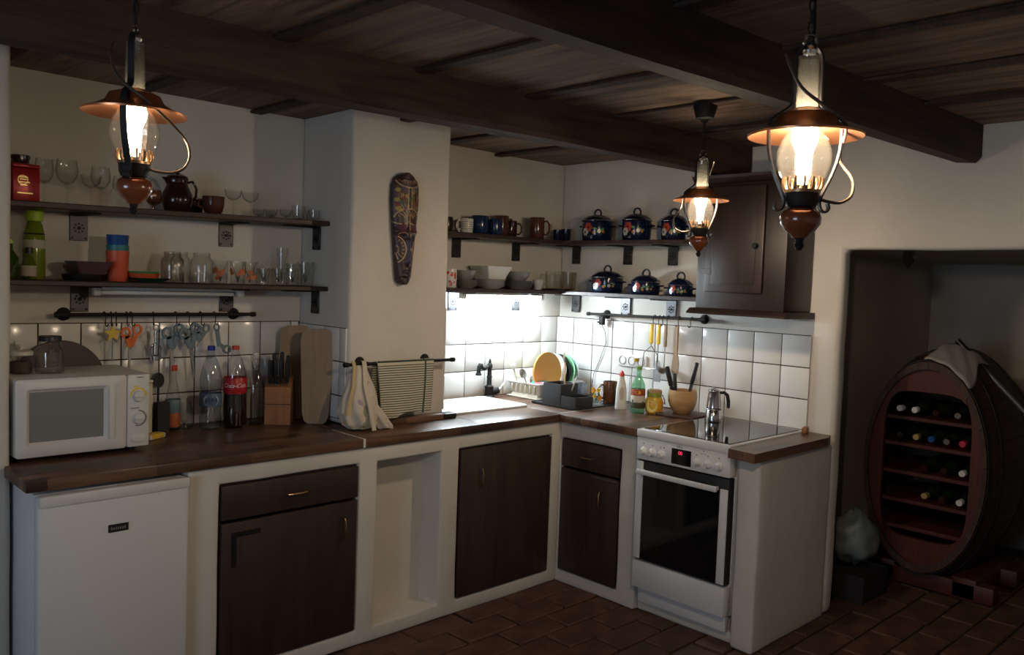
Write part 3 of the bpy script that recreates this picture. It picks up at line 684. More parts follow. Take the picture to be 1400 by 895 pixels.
    if rose: MB().lathe([(0, zt-.075), (.012, zt-.075), (.016, zt-.066), (.034, zt-.060), (.046, zt-.016), (.042, zt-.004), (0, zt)], n=24).build('ceiling_rose', BLACK, o)
    else: MB().lathe([(0, zt-.010), (.014, zt-.008), (.018, zt), (0, zt)], n=16).build('ceiling_hook', BLACK, o)
    return o
lamp('oil-style lamp with copper shade hanging nearest, before the doorway wall', -2.31, -2.755, 1.846, math.radians(-44), LAMP_R, CEIL-.014)
lamp('small far oil-style lamp with copper shade hanging before the wall cabinet', -1.04, -1.69, 1.886, math.radians(-30), LAMP_M, CEIL-.002, True, PI)
lamp('oil-style lamp with copper shade hanging over the microwave on the left', -3.15, -1.64, 1.880, math.radians(52), LAMP_L, CEIL-.002)

# ------------------------------------------------------------------ wall cabinet
o = thing('wall_cabinet', 'dark red-brown wall cabinet with one door beside the pot shelves', 'cabinet', (-.006, -1.40, 1.445))
MB().bbox(-.262, 0, -.252, .222, 0, .61, .004).build('body', WCABW, o)
MB().prism([(0, -.0), (0, -.028), (-.298, -.028), (-.292, -.018), (-.266, -.0005)], .53, 1, -.012).build('bottom_moulding', WCABW, o, 0)
MB().prism([(0, .611), (0, .645), (-.30, .645), (-.292, .632), (-.266, .611)], .53, 1, -.012).build('cornice', WCABW, o, 0)
d = MB().bbox(-.284, -.263, -.145, .165, .082, .592, .006).build('door', WCABW, o)
MB().bbox(-.287, -.284, -.105, .125, .122, .552, .002).build('door_panel', WCABW, d)
kb = MB().lathe([(0, 0), (.011, 0), (.007, .006), (.008, .012), (.014, .02), (.012, .027), (0, .029)], n=16); kb.v = [(-.2845-z, x-.112, y+.305) for x, y, z in kb.v]; kb.build('knob', BLACK, d)
for zz in (.18, .49): MB().box(-.2665, -.2625, .168, .20, zz-.012, zz+.012).box(-.2865, -.2842, .13, .163, zz-.012, zz+.012).build('hinge', DULLSTEEL, d, 0)

# ------------------------------------------------------------------ mask on the chimney
o = thing('wooden_mask', 'long carved wooden mask with painted face on the chimney', 'mask', (-1.529, -.432, 1.762))
def mask_hw(t): # half width, t 0 bottom..1 top
    pts = [(0, .014), (.012, .027), (.04, .038), (.25, .052), (.5, .066), (.75, .078), (.88, .076), (.94, .065), (.975, .046), (.993, .024), (1, .010)]
    for (a, b), (c, e) in zip(pts, pts[1:]):
        if t <= c: return b+(e-b)*(t-a)/(c-a)
    return .010
H = .505
def mask_y(x, t):
    hw = mask_hw(t); q = max(-1, min(1, x/hw)); y = .045*math.sqrt(max(0, 1-q*q))*(1 if .06 < t < .94 else .8)
    if .16 < t < .50: y += .022*math.exp(-(x/.010)**2)*min(1, (.50-t)/.1)*min(1, (t-.16)/.04)          # nose
    if .42 < t < .53: y += .010*math.exp(-((t-.475)/.02)**2)                                                   # brow
    for sx in (-.028, .028): y -= .008*math.exp(-((x-sx)/.014)**2-((t-.43)/.022)**2)                       # eyes
    y += .008*math.exp(-(x/.020)**2-((t-.115)/.014)**2)+.008*math.exp(-(x/.018)**2-((t-.08)/.012)**2)        # lips
    return y
mb = MB(); NX, NT = 28, 90; v = []; f = []
for j in range(NT+1):
    t = .5-.5*math.cos(PI*j/NT)
    for i in range(NX+1):
        q = -1+2*i/NX; x = mask_hw(t)*math.sin(q*PI/2); v.append((x, -mask_y(x, t), (t-.5)*H))
for j in range(NT):
    for i in range(NX): a = j*(NX+1)+i; f.append((a, a+1, a+NX+2, a+NX+1))
nb = len(v); v += [(x, 0, z) for x, y, z in v[:]]
for j in range(NT):
    for i in (0, NX-1+1): a = j*(NX+1)+i; f.append((a, a+NX+1, a+NX+1+nb, a+nb))
for i in range(NX): f.append((i, i+nb, i+1+nb, i+1)); a = NT*(NX+1)+i; f.append((a, a+1, a+1+nb, a+nb))
mb.add(v, f).build('face', mat('dark_mask_wood', (.075, .030, .034), .4, var=.6, vscale=16, col2=(.022, .012, .012)), o, 60)
def mdeco(name, polys, m):
    g = MB()
    for p in polys:
        n0 = len(p); g.add([(x, -mask_y(x, z/H+.5)-.0012, z) for x, z in p], [tuple(range(n0))])
    return g.build(name, m, o, 0, kind='stuff')
def stroke(pts, wd):
    out = []
    for (x0, z0), (x1, z1) in zip(pts, pts[1:]):
        l = math.hypot(x1-x0, z1-z0) or 1; nx, nz = -(z1-z0)/l*wd/2, (x1-x0)/l*wd/2
        out.append([(x0+nx, z0+nz), (x0-nx, z0-nz), (x1-nx, z1-nz), (x1+nx, z1+nz)])
    return out
arc = lambda cx, cz, rx, rz, a0, a1, n=14: [(cx+rx*math.cos(a0+(a1-a0)*i/n), cz+rz*math.sin(a0+(a1-a0)*i/n)) for i in range(n+1)]
GOLDP = mat('cream_mask_paint', (.52, .36, .20), .6)
ln = []
ln += stroke(arc(0, .215, .062, .030, PI, 2*PI), .005)+stroke([(-.007, .184), (-.007, .09)], .004)+stroke([(.012, .184), (.012, .09)], .004)
ln += stroke(arc(0, .045, .066, .045, .1, PI-.1), .005)+stroke(arc(-.036, .036, .036, .016, -PI*.9, -.1), .004)+stroke(arc(.036, .036, .036, .016, PI+.1, PI*1.9), .004)
ln += stroke([(0, .08), (0, -.10)], .0035)+stroke(arc(-.060, -.095, .046, .062, -PI*.42, PI*.42), .005)+stroke(arc(.060, -.095, .034, .05, PI*.6, PI*1.4), .005)
ln += stroke(arc(-.028, -.030, .020, .012, .1, PI-.1, 8), .003)+stroke(arc(.028, -.030, .020, .012, .1, PI-.1, 8), .003)+stroke([(-.034, -.235), (-.008, -.21)], .003)
for k in range(9):
    a = PI*(k+1)/10; ln += stroke([(.02*math.cos(a), .045+.012*math.sin(a)), (.055*math.cos(a), .045+.038*math.sin(a))], .003)
    a = PI*(1+(k+1)/10); ln += stroke([(.05*math.cos(a)*.5, .222+.026*math.sin(a)*.3), (.054*math.cos(a), .222+.022*math.sin(a))], .002)
for k in range(7): a = -PI*.36+PI*.72*k/6; ln += stroke([(-.056+.012*math.cos(a), -.095+.015*math.sin(a)), (-.058+.038*math.cos(a), -.095+.05*math.sin(a))], .003)
mdeco('painted_panels', [disc(-.034, .008, .022, 14, 1, 1.0), disc(.034, .008, .022, 14, 1, 1.0)], mat('mask_purple_paint', (.10, .028, .055), .5))
mdeco('painted_eyes', [disc(-.028, -.036, .012, 12, 1.2, .5), disc(.028, -.036, .012, 12, 1.2, .5)], PRINT_BLACK)
mdeco('painted_lips', [disc(0, -.195, .014, 12, 1.3, .55)], mat('mask_blue_lip_paint', (.04, .07, .16), .4))
mdeco('painted_lines', ln, GOLDP)
random.seed(3); sp = {}
for k in range(80):
    x = random.uniform(-.060, .060); z = random.uniform(.088, .185)
    if abs(x-.003) < .012: continue
    sp.setdefault(k % 4, []).append(disc(x, z, random.uniform(.008, .014), 7))
for k, m in enumerate((mat('mask_red_paint', (.20, .04, .03), .6), mat('mask_olive_paint', (.10, .11, .04), .6), mat('mask_yellow_paint', (.36, .27, .06), .6), mat('mask_blue_paint', (.05, .07, .13), .6))): mdeco('painted_spots', sp[k], m)

# ------------------------------------------------------------------ rails
def rail(label, p0, p1, wall_axis, wall, mounts, standoff=None, rb=.0075):
    o = thing('utensil_rail', label, 'rail', p0); d = Vector(p1)-Vector(p0)
    MB().tube([(0, 0, 0), d], rb, 12).build('bar', BLACK, o)
    for s in (0, 1):
        c = d*s; MB().tube([c-d.normalized()*.010, c+d.normalized()*.010], rb+.003, 12).build('end_knob', BLACK, o)
    for t in mounts:
        c = d*t; mb = MB()
        depth = (wall-p0[wall_axis]-c[wall_axis])
        prof = [(0, 0), (.026, 0), (.026, .004), (.020, .009), (.010, .013), (.009, depth), (0, depth)]
        m = MB().lathe([(r, abs(z)) for r, z in prof], n=20)
        if wall_axis == 1: m.v = [(x, depth-z, y) for x, y, z in m.v]
        else: m.v = [(depth-z, x, y) for x, y, z in m.v]
        m.v = [(c.x*(wall_axis != 0)+x, c.y*(wall_axis != 1)+y, c.z+z) if True else 0 for x, y, z in m.v]
        m.build('mount', BLACK, o)
    return o
rail('long black iron utensil rail on the left alcove wall', (-2.858, -.055, 1.354), (-2.062, -.055, 1.354), 1, 0, (.045, .915))
rail('black iron utensil rail above the tiles by the cooker', (-.055, -.300, 1.366), (-.055, -1.092, 1.378), 0, -.002, (.125, .965))
rail('short black towel rail on the chimney breast', (-1.855, -.495, 1.160), (-1.262, -.495, 1.160), 1, -.425, (.19, .805))

hk = None
def hook(x, y, z, rz, label):
    global hk
    if hk is None:
        pts = [(.0, .0075*math.cos(t)-.0, .0105*math.sin(t)+.000) for t in [PI*1.15-PI*1.25*i/9 for i in range(10)]]
        pts = [(0, -.0105*math.cos(t), .0105*math.sin(t)) for t in [-.3+(PI+.3)*i/9 for i in range(10)]][::-1]
        pts = [(0, .0105*math.cos(a), .0105*math.sin(a)) for a in [-.3+(PI+.3)*i/9 for i in range(10)]]
        pts += [(0, -.0108, -.015), (0, -.0095, -.030)]+[(0, -.019+.0095*math.cos(a), -.036+.0095*math.sin(a)) for a in [0-(PI*1.05)*i/9 for i in range(10)]]
        hk = MB().tube(pts, .0022, 6).build('hook', BLACK, None); hk.location = (x, y, z); hk.rotation_euler = (0, 0, rz); tag(hk, label, 'hook', 'black S hooks on the utensil rails'); return hk
    return dup(hk, (x, y, z), rz, label)
what = ['first hook from the left, left rail, over the yellow tool', 'second hook from the left, left rail, over the yellow tool', 'third hook from the left, left rail, beside the yellow tool', 'fourth hook from the left, left rail, by the orange scissors', 'fifth hook from the left, left rail, holding the orange scissors', 'black hook on the left rail holding the steel corkscrew', 'black hook holding the left pair of grey-blue scissors', 'black hook holding the right pair of grey-blue scissors', 'black hook holding the small grey-blue tongs', 'rightmost hook on the left rail, holding the grey-blue can opener']
HX = [-2.69, -2.665, -2.646, -2.606, -2.589, -2.5, -2.409, -2.357, -2.303, -2.242]
for x, l in zip(HX, what): hook(x, -.055, 1.3545, random.uniform(-.35, .35), l)
HY = [-.78, -.814, -.838, -.872, -.943, -1.021]
for y, l in zip(HY, ['black hook on right rail holding the yellow potato masher', 'black hook on right rail holding the yellow whisk', 'black hook on right rail between yellow whisk and ladle', 'black hook on right rail holding the wood-handled ladle', 'black hook on right rail holding the wooden spoon', 'empty black hook at the right end of the right rail']):
    hook(-.055, y, 1.366-(y+.3)*.012/.79*1.0+.0005, -PI/2+random.uniform(-.3, .3), l)
# small clip with a cord at the rail's left end
o = thing('cord_clip', 'black clip on the left end of the right rail with a hanging cord', 'clip', (-.055, -.405, 1.352))
MB().bbox(-.012, .012, -.016, .016, -.045, .004, .004).tube([(-.014, -.02, -.03), (-.016, .02, -.03)], .005, 8).build('body', BLACK, o)
MB().tube([(0, 0, -.045), (.026, -.008, -.09), (.030, -.012, -.15), (.030, .016, -.22), (.032, .052, -.30), (.030, .072, -.34), (.028, .075, -.40)], .0022, 6).build('cord', BLACKP, o)

# tools on the left rail (hang at z 1.312)
def ring(cx, cz, ro, ri, th, n=18, sx=1., ax=1):
    mb = MB(); prof = []
    v = []; f = []
    for i in range(n):
        a = 2*PI*i/n
        for r_, d_ in ((ro, -th/2), (ro, th/2), (ri, th/2), (ri, -th/2)): v.append((cx+r_*math.cos(a)*sx, d_, cz+r_*math.sin(a)))
    for i in range(n):
        j = (i+1) % n
        for k in range(4): l = (k+1) % 4; f.append((i*4+k, i*4+l, j*4+l, j*4+k))
    return mb.add(v, f)
def merge(*ms):
    r = MB()
    for m in ms: r.add(m.v, m.f)
    return r
def scissors(label, x, y, z, m, scale=1., tilt=0., blade=.12):
    o = thing('scissors', label, 'scissors', (x, y, z), 0); o.rotation_euler = (0, tilt, 0); o.scale = (scale,)*3
    for s in (-1, 1):
        h = merge(ring(.020*s if s < 0 else .020, -.018 if s > 0 else -.030, .020, .012, .008, sx=.85), MB().prism([(.006*s, -.040), (.026*s, -.036), (.010*s, -.080), (-.004*s, -.080)], .008, 1))
        h.v = [(a, b+.004*s, c) for a, b, c in h.v]; h.build('handle', m, o)
        MB().prism([(-.006*s, -.078), (.008*s, -.078), (.006*s, -.10), (-.002*s, -.08-blade)], .0015, 1, .0025*s).build('blade', DULLSTEEL, o, 0)
    MB().tube([(0, -.008, -.082), (0, .008, -.082)], .004, 8).build('pivot', STEEL, o)
    return o
HZ = 1.316
o = thing('star_tool', 'yellow handled star-shaped tool hanging left on the left rail', 'tool', (-2.665, -.075, HZ))
st = [((.034 if k % 2 == 0 else .015)*math.sin(2*PI*k/10), -.036+(.034 if k % 2 == 0 else .015)*math.cos(2*PI*k/10)) for k in range(10)]
MB().prism(st, .010, 1).build('star_handle', YELLOW, o, 0); MB().tube([(0, 0, -.055), (0, 0, -.145)], .0025, 8).build('rod', DULLSTEEL, o)
scissors('orange-red handled scissors hanging on the left rail', -2.592, -.078, HZ, ORANGE, 1.15, .06, .11)
o = thing('corkscrew', 'steel winged corkscrew hanging above the small red-capped bottle', 'corkscrew', (-2.497, -.078, HZ))
merge(ring(0, -.014, .013, .008, .006), MB().cyl(.006, -.075, -.027), MB().lathe([(0, -.075), (.012, -.078), (.012, -.125), (.018, -.13), (.018, -.15), (0, -.15)])).build('body', STEEL, o)
for s in (-1, 1): MB().tube([(.012*s, 0, -.085), (.022*s, 0, -.10), (.020*s, 0, -.145)], .004, 8).build('wing', STEEL, o)
scissors('left pair of grey-blue handled scissors on the left rail', -2.425, -.078, HZ, GREYBLUE, 1.3, .05, .11)
scissors('right pair of grey-blue handled scissors on the left rail', -2.362, -.082, HZ, GREYBLUE, 1.3, -.10, .105)
scissors('small grey-blue tongs-like shears right of the scissors pairs', -2.298, -.078, HZ, GREYBLUE, .95, .25, .03)
o = thing('can_opener', 'grey-blue can opener hanging at the right end of the left rail', 'opener', (-2.243, -.078, HZ)); o.rotation_euler = (0, -.18, 0)
merge(ring(0, -.016, .017, .010, .008, sx=.8), MB().prism([(-.008, -.03), (.008, -.03), (.006, -.10), (-.010, -.10)], .008, 1)).build('handle', GREYBLUE, o)
merge(ring(.030, -.120, .020, .011, .008), MB().prism([(-.010, -.085), (.004, -.085), (.030, -.108), (.016, -.122)], .007, 1)).build('second_handle', GREYBLUE, o)
# tools on the right rail; local x runs along the wall
def rtool(name, label, cat, y, z=1.331, x=-.076): return thing(name, label, cat, (x, y, z), -PI/2)
o = rtool('potato_masher', 'yellow handled wire potato masher on the right rail', 'masher', -.778)
MB().bbox(-.011, .011, -.008, .008, -.105, .006, .006).build('handle', YELLOW, o)
MB().tube([(0, 0, -.10), (0, 0, -.118), (-.045, 0, -.155), (-.052, 0, -.235), (-.052, 0, -.245), (.044, .0, -.240), (.045, 0, -.16), (.004, 0, -.118)], .0028, 8).build('wire_loop', STEEL, o)
o = rtool('turner', 'yellow handled kitchen turner beside the masher on right rail', 'spatula', -.826)
MB().bbox(-.011, .011, -.008, .008, -.105, .006, .006).build('handle', YELLOW, o)
MB().tube([(0, 0, -.10), (0, .002, -.20)], .003, 8).build('rod', STEEL, o); MB().prism([(-.012, -.195), (.012, -.195), (.024, -.23), (.024, -.31), (-.024, -.31), (-.024, -.23)], .002, 1, .002).build('blade', DULLSTEEL, o, 0)
o = rtool('ladle', 'wood handled steel ladle hanging on the right rail', 'ladle', -.872)
MB().bbox(-.009, .009, -.007, .007, -.115, .006, .005).build('handle', PALEWOOD, o); MB().tube([(0, 0, -.11), (0, .0, -.23)], .003, 8).build('rod', STEEL, o)
MB().lathe(shell([(.006, -.036), (.022, -.028), (.032, -.012), (.034, 0)], .002, .003), (0, -.012, -.225), 20).build('cup', DULLSTEEL, o)
o = rtool('wooden_spoon', 'flat pale wooden spatula hanging on the right rail', 'spoon', -.943)
MB().prism([(-.008, .006), (.008, .006), (.009, -.12), (.016, -.16), (.022, -.20), (.020, -.245), (.006, -.262), (-.012, -.258), (-.021, -.235), (-.020, -.19), (-.012, -.15), (-.009, -.12)], .008, 1).build('blade', PALEWOOD, o, 30)

# ------------------------------------------------------------------ upper left shelf
SY = -.13
def wine_glass(label, x, y, z, h, rb, kind, group=None):
    o = thing('wine_glass', label, 'glass', (x, y, z), 0, group); hs = h*(.45 if kind != 'coupe' else .6)
    if kind == 'wine': prof = [(.004, hs), (rb*.6, hs+.010), (rb*.93, hs+(h-hs)*.35), (rb, hs+(h-hs)*.55), (rb*.86, h)]
    else: prof = [(.004, hs), (rb*.5, hs+.006), (rb*.85, hs+(h-hs)*.4), (rb, h)]
    MB().lathe(shell(prof, .0015, .004), n=28).build('bowl', GLASS, o)
    MB().lathe([(0, .001), (.0042, .006), (.0034, hs*.5), (.0042, hs), (0, hs+.001)], n=10).build('stem', GLASS, o)
    MB().lathe([(0, 0), (rb*.85, 0), (rb*.85, .0015), (.008, .005), (0, .006)], n=28).build('foot', GLASS, o)
    return o
def canister():
    o = thing('tea_tin', 'red tin canister with gold emblem at the left end of upper shelf', 'tin', (-2.998, -.150, UL(-3.0)), .05)
    MB().bbox(-.044, .044, -.035, .035, 0, .118, .004).build('body', DEEPRED, o)
    MB().bbox(-.045, .045, -.036, .036, .1185, .134, .005).build('lid', DEEPRED, o)
    g = []
    mb = MB()
    for p in [disc(-.012, .076, .017, 18), ]: 
        for a, b in zip(p, p[1:]+p[:1]): mb.prism([(a[0], a[1]), (b[0], b[1]), (b[0]*.86-.0017, b[1]*.86+.0106), (a[0]*.86-.0017, a[1]*.86+.0106)], .0008, 1, -.0355)
    for k, (x0, x1, zc) in enumerate([(-.026, .004, .086), (-.022, .0, .078), (-.026, .010, .068), (-.02, .002, .058), (-.03, .02, .030)]): mb.prism([(x0, zc-.002), (x1, zc-.002), (x1, zc+.002), (x0, zc+.002)], .0008, 1, -.0357)
    mb.build('emblem', GOLD, o, 0, kind='stuff')
canister()
def pitcher(label, x, y, z, h, r, m, name='pitcher', lid=False, rz=0., spout=True):
    o = thing(name, label, 'jug', (x, y, z), rz)
    prof = [(r*.62, 0), (r*.82, h*.08), (r, h*.32), (r*.95, h*.55), (r*.68, h*.80), (r*.66, h*.90), (r*.72, h)]
    mb = MB().lathe(shell(prof, .005, .006), n=32)
    if spout: mb.v = [(a+(max(0, (c_-h*.8))/(h*.2))*max(0, math.cos(math.atan2(b, a)))**8*r*.35, b, c_) for a, b, c_ in mb.v]
    mb.build('body', m, o)
    MB().tube([(-r*.66, 0, h*.90), (-r*1.05, 0, h*.95), (-r*1.32, 0, h*.75), (-r*1.28, 0, h*.5), (-r*.97, 0, h*.36)], r*.09, 10).build('handle', m, o)
    if lid: MB().lathe([(0, h+.001), (r*.70, h+.001), (r*.66, h+.008), (r*.25, h+.020), (r*.12, h+.022), (r*.16, h+.03), (r*.1, h+.036), (0, h+.037)], n=24).build('lid', m, o)
    return o
pitcher('dark brown pitcher behind the red tin at the shelf end', -2.985, -.055, UL(-2.99), .175, .042, DKBROWNGL, rz=.5)
wine_glass('tall wine glass next to the red tin', -2.926, -.13, UL(-2.926), .163, .032, 'wine')
wine_glass('tall wine glass second from the red tin', -2.850, -.13, UL(-2.85), .168, .039, 'wine')
wine_glass('wide tilted-looking coupe glass left of the hanging lamp', -2.772, -.15, UL(-2.77), .115, .036, 'coupe')
wine_glass('round wine glass just left of the hanging lamp', -2.722, -.10, UL(-2.72), .155, .036, 'wine')
wine_glass('wine glass half hidden behind the left hanging lamp', -2.655, -.12, UL(-2.65), .125, .030, 'wine')
o = thing('goblet', 'small amber glass goblet between the left lamp and the jug', 'glass', (-2.540, -.150, UL(-2.54)))
MB().lathe(shell([(.012, .022), (.026, .032), (.032, .055), (.028, .082)], .002, .004), n=24).build('bowl', AMBERG, o); MB().lathe([(0, 0), (.024, 0), (.022, .003), (.006, .008), (.006, .02), (.012, .024), (0, .025)], n=20).build('foot', AMBERG, o)
pitcher('big dark brown glazed jug with lid on the upper left shelf', -2.437, -.125, UL(-2.437), .138, .060, DKBROWNGL, 'jug', True, PI)
o = thing('cup', 'brown glazed cup right of the big brown jug', 'cup', (-2.300, -.160, UL(-2.300)))
MB().lathe(shell([(.024, 0), (.036, .012), (.043, .040), (.044, .068), (.046, .074)], .004, .005), n=28).build('body', BROWNGL, o)
MB().tube([(-.040, 0, .058), (-.062, 0, .056), (-.066, 0, .032), (-.040, 0, .022)], .005, 8).build('handle', BROWNGL, o)
o = thing('cup', 'darker brown glazed cup behind, between the jug and brown cup', 'cup', (-2.340, -.055, UL(-2.340)))
MB().lathe(shell([(.024, 0), (.036, .012), (.040, .040), (.042, .062)], .004, .005), n=28).build('body', DKBROWNGL, o)
wine_glass('left one of two coupe glasses beside the brown cup', -2.200, -.13, UL(-2.2), .112, .037, 'coupe')
wine_glass('right one of two coupe glasses beside the brown cup', -2.130, -.145, UL(-2.13), .104, .036, 'coupe')
for x, yy, h, r, l in ((-2.083, -.13, .038, .027, 'low dessert glass next to the coupe glasses'), (-2.022, -.13, .042, .028, 'second low dessert glass right of the coupes'), (-1.990, -.065, .042, .026, 'low glass behind the dessert glasses'), (-1.958, -.14, .045, .028, 'third low dessert glass right of the coupes')):
    one('dessert_glass', MB().lathe(shell([(r*.55, 0), (r*.6, .008), (r*.85, h*.5), (r, h)], .0025, .008), n=24), GLASS, l, 'glass', (x, yy, UL(x)), 0, 'low dessert glasses on the upper left shelf')
for x, yy, h, r, l in ((-1.889, -.13, .067, .031, 'taller cut glass tumbler at the right end of upper shelf'), (-1.842, -.09, .052, .026, 'shot glass behind at the right end of upper shelf'), (-1.832, -.17, .050, .026, 'shot glass in front at the right end of upper shelf')):
    one('shot_glass', MB().lathe(shell([(r*.78, 0), (r*.82, .01), (r, h)], .002, .008), n=18), GLASS, l, 'glass', (x, yy, UL(x)), 0, 'shot glasses at the end of the upper left shelf')

# ------------------------------------------------------------------ lower left shelf
def lathe_thing(name, label, cat, x, y, z, parts, group=None, rz=0., n=28):
    o = thing(name, label, cat, (x, y, z), rz, group)
    for nm, prof, m in parts: MB().lathe(prof, n=n).build(nm, m, o)
    return o
lathe_thing('glass_bottle', 'dark green bottle at the left end of the lower shelf', 'bottle', -3.045, -.16, LL, [('body', shell([(.028, 0), (.030, .004), (.030, .075), (.016, .098), (.012, .104), (.012, .125)], .002), glass('dark_green_glass', (.60, .74, .45), (.3, .4, .2), .03, 1., .1, (.15, .25, .05))), ('cap', [(0, .1255), (.013, .1255), (.013, .14), (0, .141)], LIMECAP)])
lathe_thing('glass_bottle', 'small clear bottle with black cap before the lime bottle', 'bottle', -2.990, -.19, LL, [('body', shell([(.022, 0), (.024, .004), (.024, .055), (.014, .078), (.009, .084), (.009, .092)], .002), GLASS), ('cap', [(0, .0925), (.0125, .0925), (.0125, .114), (0, .115)], BLACKP), ('label_band', [(.0244, .012), (.0246, .013), (.0246, .048), (.0244, .049)], mat('worn_paper_label', (.42, .36, .28), .8))])
o = lathe_thing('drinking_bottle', 'tall lime green plastic drinking bottle on the lower shelf', 'bottle', -2.950, -.10, LL, [('body', shell([(.034, 0), (.037, .006), (.037, .10), (.0365, .135), (.034, .165), (.026, .200), (.020, .212)], .002), LIME), ('cap', [(0, .2125), (.029, .2125), (.030, .216), (.030, .243), (.027, .249), (0, .250)], LIMECAP), ('label_band', [(.0372, .112), (.0374, .113), (.0374, .142), (.0365, .143)], mat('pale_label', (.50, .48, .38), .7)), ('rim_line', [(.0345, .163), (.0352, .164), (.0346, .167), (.034, .168)], BLACKP)])
MB().bbox(.005, .03, -.012, .012, .249, .256, .003).build('flip_tab', LIMECAP, o)
lathe_thing('dish', 'flat black dish under the square brown bowl', 'dish', -2.800, -.14, LL, [('body', shell([(.058, 0), (.064, .008), (.068, .024)], .004), BLACKP)])
o = thing('bowl', 'square purple-brown bowl standing on a black dish', 'bowl', (-2.775, -.14, LL+.0245))
loft([R(.045, .045, .01, 0), R(.068, .068, .008, .048), R(.064, .064, .008, .048), R(.042, .042, .01, .004)], True, True).build('body', mat('purple_brown_glaze', (.10, .055, .055), .3), o)
lathe_thing('plastic_cup', 'red plastic cup, lowest of the nested cups', 'cup', -2.671, -.14, LL, [('body', shell([(.034, 0), (.0355, .003), (.0425, .118)], .002), ORANGERED)], 'nested coloured plastic cups')
lathe_thing('plastic_cup', 'teal plastic cup showing between red and blue cup', 'cup', -2.671, -.14, LL+.0245, [('body', shell([(.0315, 0), (.033, .003), (.0412, .115)], .002), TEALP)], 'nested coloured plastic cups')
lathe_thing('plastic_cup', 'blue plastic cup, topmost of the nested cups', 'cup', -2.671, -.14, LL+.0585, [('body', shell([(.029, 0), (.031, .003), (.0405, .118), (.0412, .12)], .002), BLUEP)], 'nested coloured plastic cups')
PL = lambda r, h: shell([(r*.62, 0), (r*.66, .004), (r*.9, h*.7), (r, h)], .003, .003)
lathe_thing('plate', 'dark green plastic plate under the red plate', 'plate', -2.555, -.14, LL, [('body', PL(.088, .016), DKGREEN)], 'coloured plastic plates on the lower left shelf')
lathe_thing('plate', 'red plastic bowl plate on the dark green one', 'plate', -2.575, -.14, LL+.0042, [('body', shell([(.045, 0), (.05, .003), (.062, .026), (.064, .030)], .003, .003), ORANGERED)], 'coloured plastic plates on the lower left shelf')
lathe_thing('plate', 'green plastic plate lying in the red one', 'plate', -2.575, -.14, LL+.0085, [('body', shell([(.043, 0), (.047, .003), (.059, .027), (.0615, .033)], .003, .003), GREENP)], 'coloured plastic plates on the lower left shelf')
def jar(label, x, y, z, r, h, lidm=None, group=None, m=None):
    m = m or GLASS
    pr = [('body', shell([(r*.92, 0), (r, .006), (r, h*.66), (r*.94, h*.76), (r*.74, h*.85), (r*.72, h*.87), (r*.76, h*.89), (r*.72, h*.92), (r*.76, h*.95), (r*.73, h)], .003, .005), m)]
    if lidm: pr.append(('lid', [(0, h+.001), (r*.8, h+.001), (r*.8, h+.016), (r*.77, h+.019), (0, h+.019)], lidm))
    return lathe_thing('jar', label, 'jar', x, y, z, pr, group)
jar('open preserving jar, left one of the three', -2.452, -.125, LL, .045, .125, group='open preserving jars on the lower left shelf', m=SMOKY)
jar('open preserving jar standing at the back between two others', -2.393, -.06, LL, .040, .128, group='open preserving jars on the lower left shelf')
jar('open preserving jar, right one of the three', -2.335, -.135, LL, .046, .126, group='open preserving jars on the lower left shelf')
for x, yy, l in ((-2.243, -.11, 'left'), (-2.183, -.15, 'middle'), (-2.116, -.125, 'right')):
    o = lathe_thing('decorated_glass', f'{l} one of three glasses with orange-red print', 'glass', x, yy, LL, [('body', shell([(.027, 0), (.029, .004), (.034, .098)], .002, .006), GLASS)], 'glasses with orange-red print on the lower left shelf')
    th = face_cam(x, yy); random.seed(int(-x*1000))
    wrapped([disc(random.uniform(-.035, .035), random.uniform(.018, .070), random.uniform(.008, .014), 9) for k in range(7)], lambda z: .029+.0052*z/.098, th).build('print', mat('amber_print', (.50, .13, .035), .4), o, 0, kind='stuff')
for x, yy, h, r, l in ((-2.052, -.14, .070, .029, 'low tumbler right of the printed glasses'), (-1.990, -.145, .074, .029, 'second low tumbler from the printed glasses'), (-2.02, -.06, .074, .029, 'low tumbler standing behind two others'), (-1.928, -.15, .078, .028, 'tumbler in front of the tall narrow glass'), (-1.852, -.14, .108, .038, 'large tumbler at the right end of the lower shelf'), (-1.865, -.05, .10, .034, 'tumbler behind the large tumbler at the shelf end')):
    one('tumbler', MB().lathe(shell([(r*.88, 0), (r*.9, .006), (r, h)], .002, .010), n=26), GLASS, l, 'glass', (x, yy, LL), 0, 'tumblers on the lower left shelf')
one('tall_glass', MB().lathe(shell([(.023, 0), (.024, .006), (.027, .168)], .002, .010), n=26), GLASS, 'tall narrow glass near the right end of the lower shelf', 'glass', (-1.935, -.075, LL))

# ------------------------------------------------------------------ mugs and china on the corner shelves
def mug(label, x, y, z, r, h, m, ha, name='mug', group=None, taper=1.):
    o = thing(name, label, 'mug', (x, y, z), ha, group)
    MB().lathe(shell([(r*.9*taper, 0), (r*.96*taper, .004), (r, h*.5), (r, h-.003), (r*.985, h)], .0035, .005), n=30).build('body', m, o)
    t = [(r*.96, 0, h*.82), (r*1.3, 0, h*.86), (r*1.62, 0, h*.70), (r*1.62, 0, h*.38), (r*1.3, 0, h*.20), (r*.96, 0, h*.24)]
    MB().tube(t, r*.13, 8).build('handle', m, o)
    return o
mug('dark mug at the left end of the mug shelf by the chimney', -.985, -.085, UR, .032, .080, DKBROWNGL, 2.4)
o = mug('white cup with fine bands and handle to the left, mug shelf', -.890, -.135, UR, .036, .076, WHITEGL, PI-.25)
for zc in (.022, .034, .046, .058): MB().lathe([(.0362, zc-.0015), (.0367, zc), (.0362, zc+.0015)], n=30).build('band', PRINT_GREY, o)
